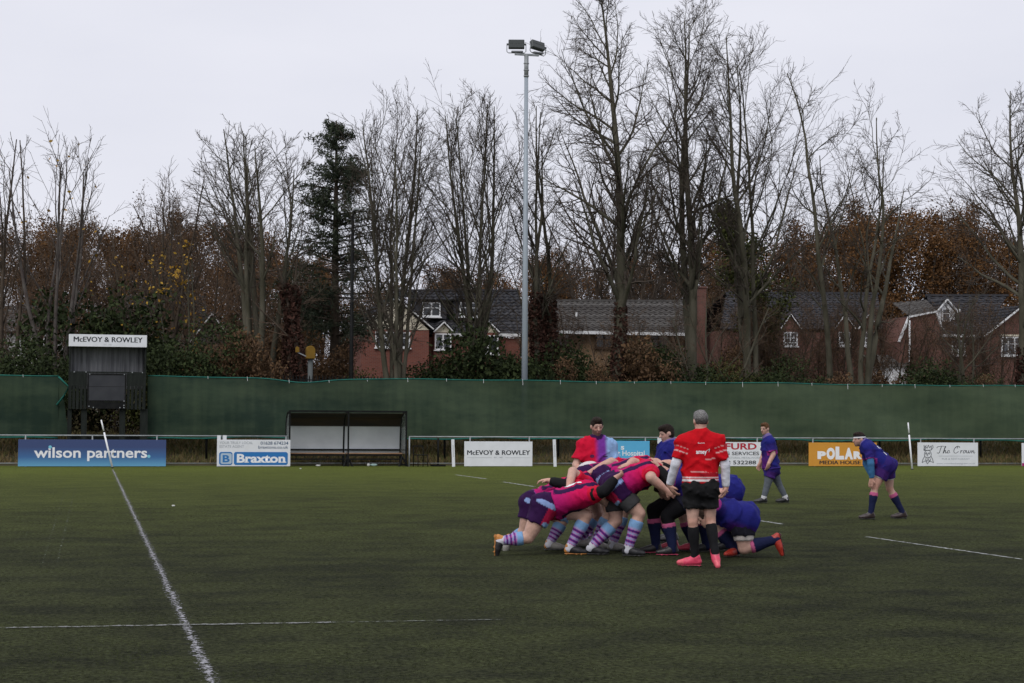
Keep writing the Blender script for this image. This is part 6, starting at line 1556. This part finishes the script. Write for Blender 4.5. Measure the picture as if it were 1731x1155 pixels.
# ---- blue side (facing left)
Y = 22.3
dk = (0.010, 0.010, 0.012)
J = pose(Y, hl=(1176, 836, -0.12), hr=(1172, 832, 0.14), kr=(1104, 862, 0.22), ar=(1109, 915, 0.24), kl=(1128, 872, -0.1), al=(1137, 924, -0.12), sl=(1142, 812, -0.22), sr=(1146, 806, 0.2),
    el=(1128, 812, -0.34), wl=(1111, 789, -0.30), er=(1130, 796, 0.3), wr=(1116, 786, 0.2), nk=(1136, 812, 0.02), hd=(1124, 828, 0.1), hf=(-0.6, 0, -0.8), hu=(-0.8, 0, 0.6))
person('near blue prop in black leggings with black sleeve gripping pink shoulder', J, kit(j_blue, lambda t, f, l: np.tile((0.014, 0.014, 0.03), (len(t), 1)), k_navy, boots((0.018, 0.016, 0.018)), sole=(0.5, 0.05, 0.12), tights=dk, sock_top=0.74, longsleeve=dict(l=dk, r=dk)), hh,
    dict(l=(hpt(Y, 1105, 774, -0.28), (-0.7, 0.3, -0.4), 0.9), r=(hpt(Y, 1105, 780, 0.15), (0, 0, -1), 0.8)), bulk=1.11, footdir=dict(l=(-1, -0.1), r=(-1, 0)), group=GBl)
Y = 22.95
J = pose(Y, hl=(1190, 826, -0.12), hr=(1192, 824, 0.12), kl=(1156, 872, -0.08), al=(1172, 916, -0.05), kr=(1120, 872, 0.1), ar=(1138, 905, 0.1), sl=(1150, 796, -0.2), sr=(1152, 794, 0.2),
    el=(1132, 785, -0.3), wl=(1116, 784, -0.3), er=(1130, 790, 0.3), wr=(1110, 790, 0.25), nk=(1140, 800, 0), hd=(1126, 806, 0.0), hf=(-0.8, 0, -0.6), hu=(-0.6, 0, 0.8))
person('blue hooker behind the referee with bare forearm reaching left', J, kit(j_blue, s_blue, k_navy, boots((0.5, 0.04, 0.08))), hh,
    dict(l=(hpt(Y, 1105, 786, -0.3), (0, 0.3, -1), 0.7), r=(hpt(Y, 1100, 792, 0.2), (0, 0, -1), 0.7)), bulk=1.1, h=0.015, footdir=dict(l=(-1, -0.1), r=(-1, 0)), group=GBl)
Y = 22.9
J = pose(Y, hl=(1232, 833, -0.12), hr=(1230, 830, 0.14), kl=(1190, 872, -0.1), al=(1194, 921, -0.1), kr=(1205, 874, 0.1), ar=(1226, 914, 0.1), sl=(1170, 816, -0.2), sr=(1172, 812, 0.2),
    el=(1150, 812, -0.3), wl=(1130, 815, -0.25), er=(1150, 806, 0.3), wr=(1130, 806, 0.25), nk=(1160, 818, 0), hd=(1145, 822, 0.0), hf=(-0.8, 0, -0.6), hu=(-0.6, 0, 0.8))
kb = kit(j_blue, s_blue, k_navy, boots(BLK, tip=(0.6, 0.6, 0.6)), hem=-0.16)
person('blue lock whose rounded back shows right of the referee', J, kb, hh,
    dict(l=(hpt(Y, 1118, 818, -0.25), (0, 0.3, -1), 0.7), r=(hpt(Y, 1118, 808, 0.2), (0, 0, -1), 0.7)), bulk=1.13, footdir=dict(l=(-1, -0.1), r=(-1, 0)), group=GBl)
Y = 22.0
J = pose(Y, hl=(1256, 880, -0.14), hr=(1260, 876, 0.12), kl=(1258, 927, -0.16), al=(1308, 913, -0.17), tl=(1322, 936, -0.17), kr=(1212, 890, 0.1), ar=(1243, 916, 0.05), sl=(1217, 864, -0.2), sr=(1220, 860, 0.2),
    el=(1203, 850, -0.36), wl=(1216, 834, -0.2), er=(1200, 866, 0.3), wr=(1185, 870, 0.25), nk=(1209, 868, 0.02), hd=(1193, 874, 0.03), hf=(-0.85, 0, -0.5), hu=(-0.5, 0, 0.85))
kb = kit(j_blue, lambda t, f, l: np.tile((0.012, 0.012, 0.02), (len(t), 1)), k_navy, boots((0.42, 0.035, 0.02)), sole=(0.06, 0.02, 0.02), hem=-0.15, short=0.55, under=(0.74, (0.5, 0.46, 0.43)))
kn, jer, inf = person('blue flanker kneeling right of the referee with red boots', J, kb, hh,
    dict(l=(hpt(Y, 1228, 826, -0.15), (-0.2, 0.5, -0.8), 1.2), r=(hpt(Y, 1175, 874, 0.2), (0, 0, -1), 0.7)), bulk=1.11, flat=('r',), footdir=dict(r=(-0.7, -0.7)), group=GBl)
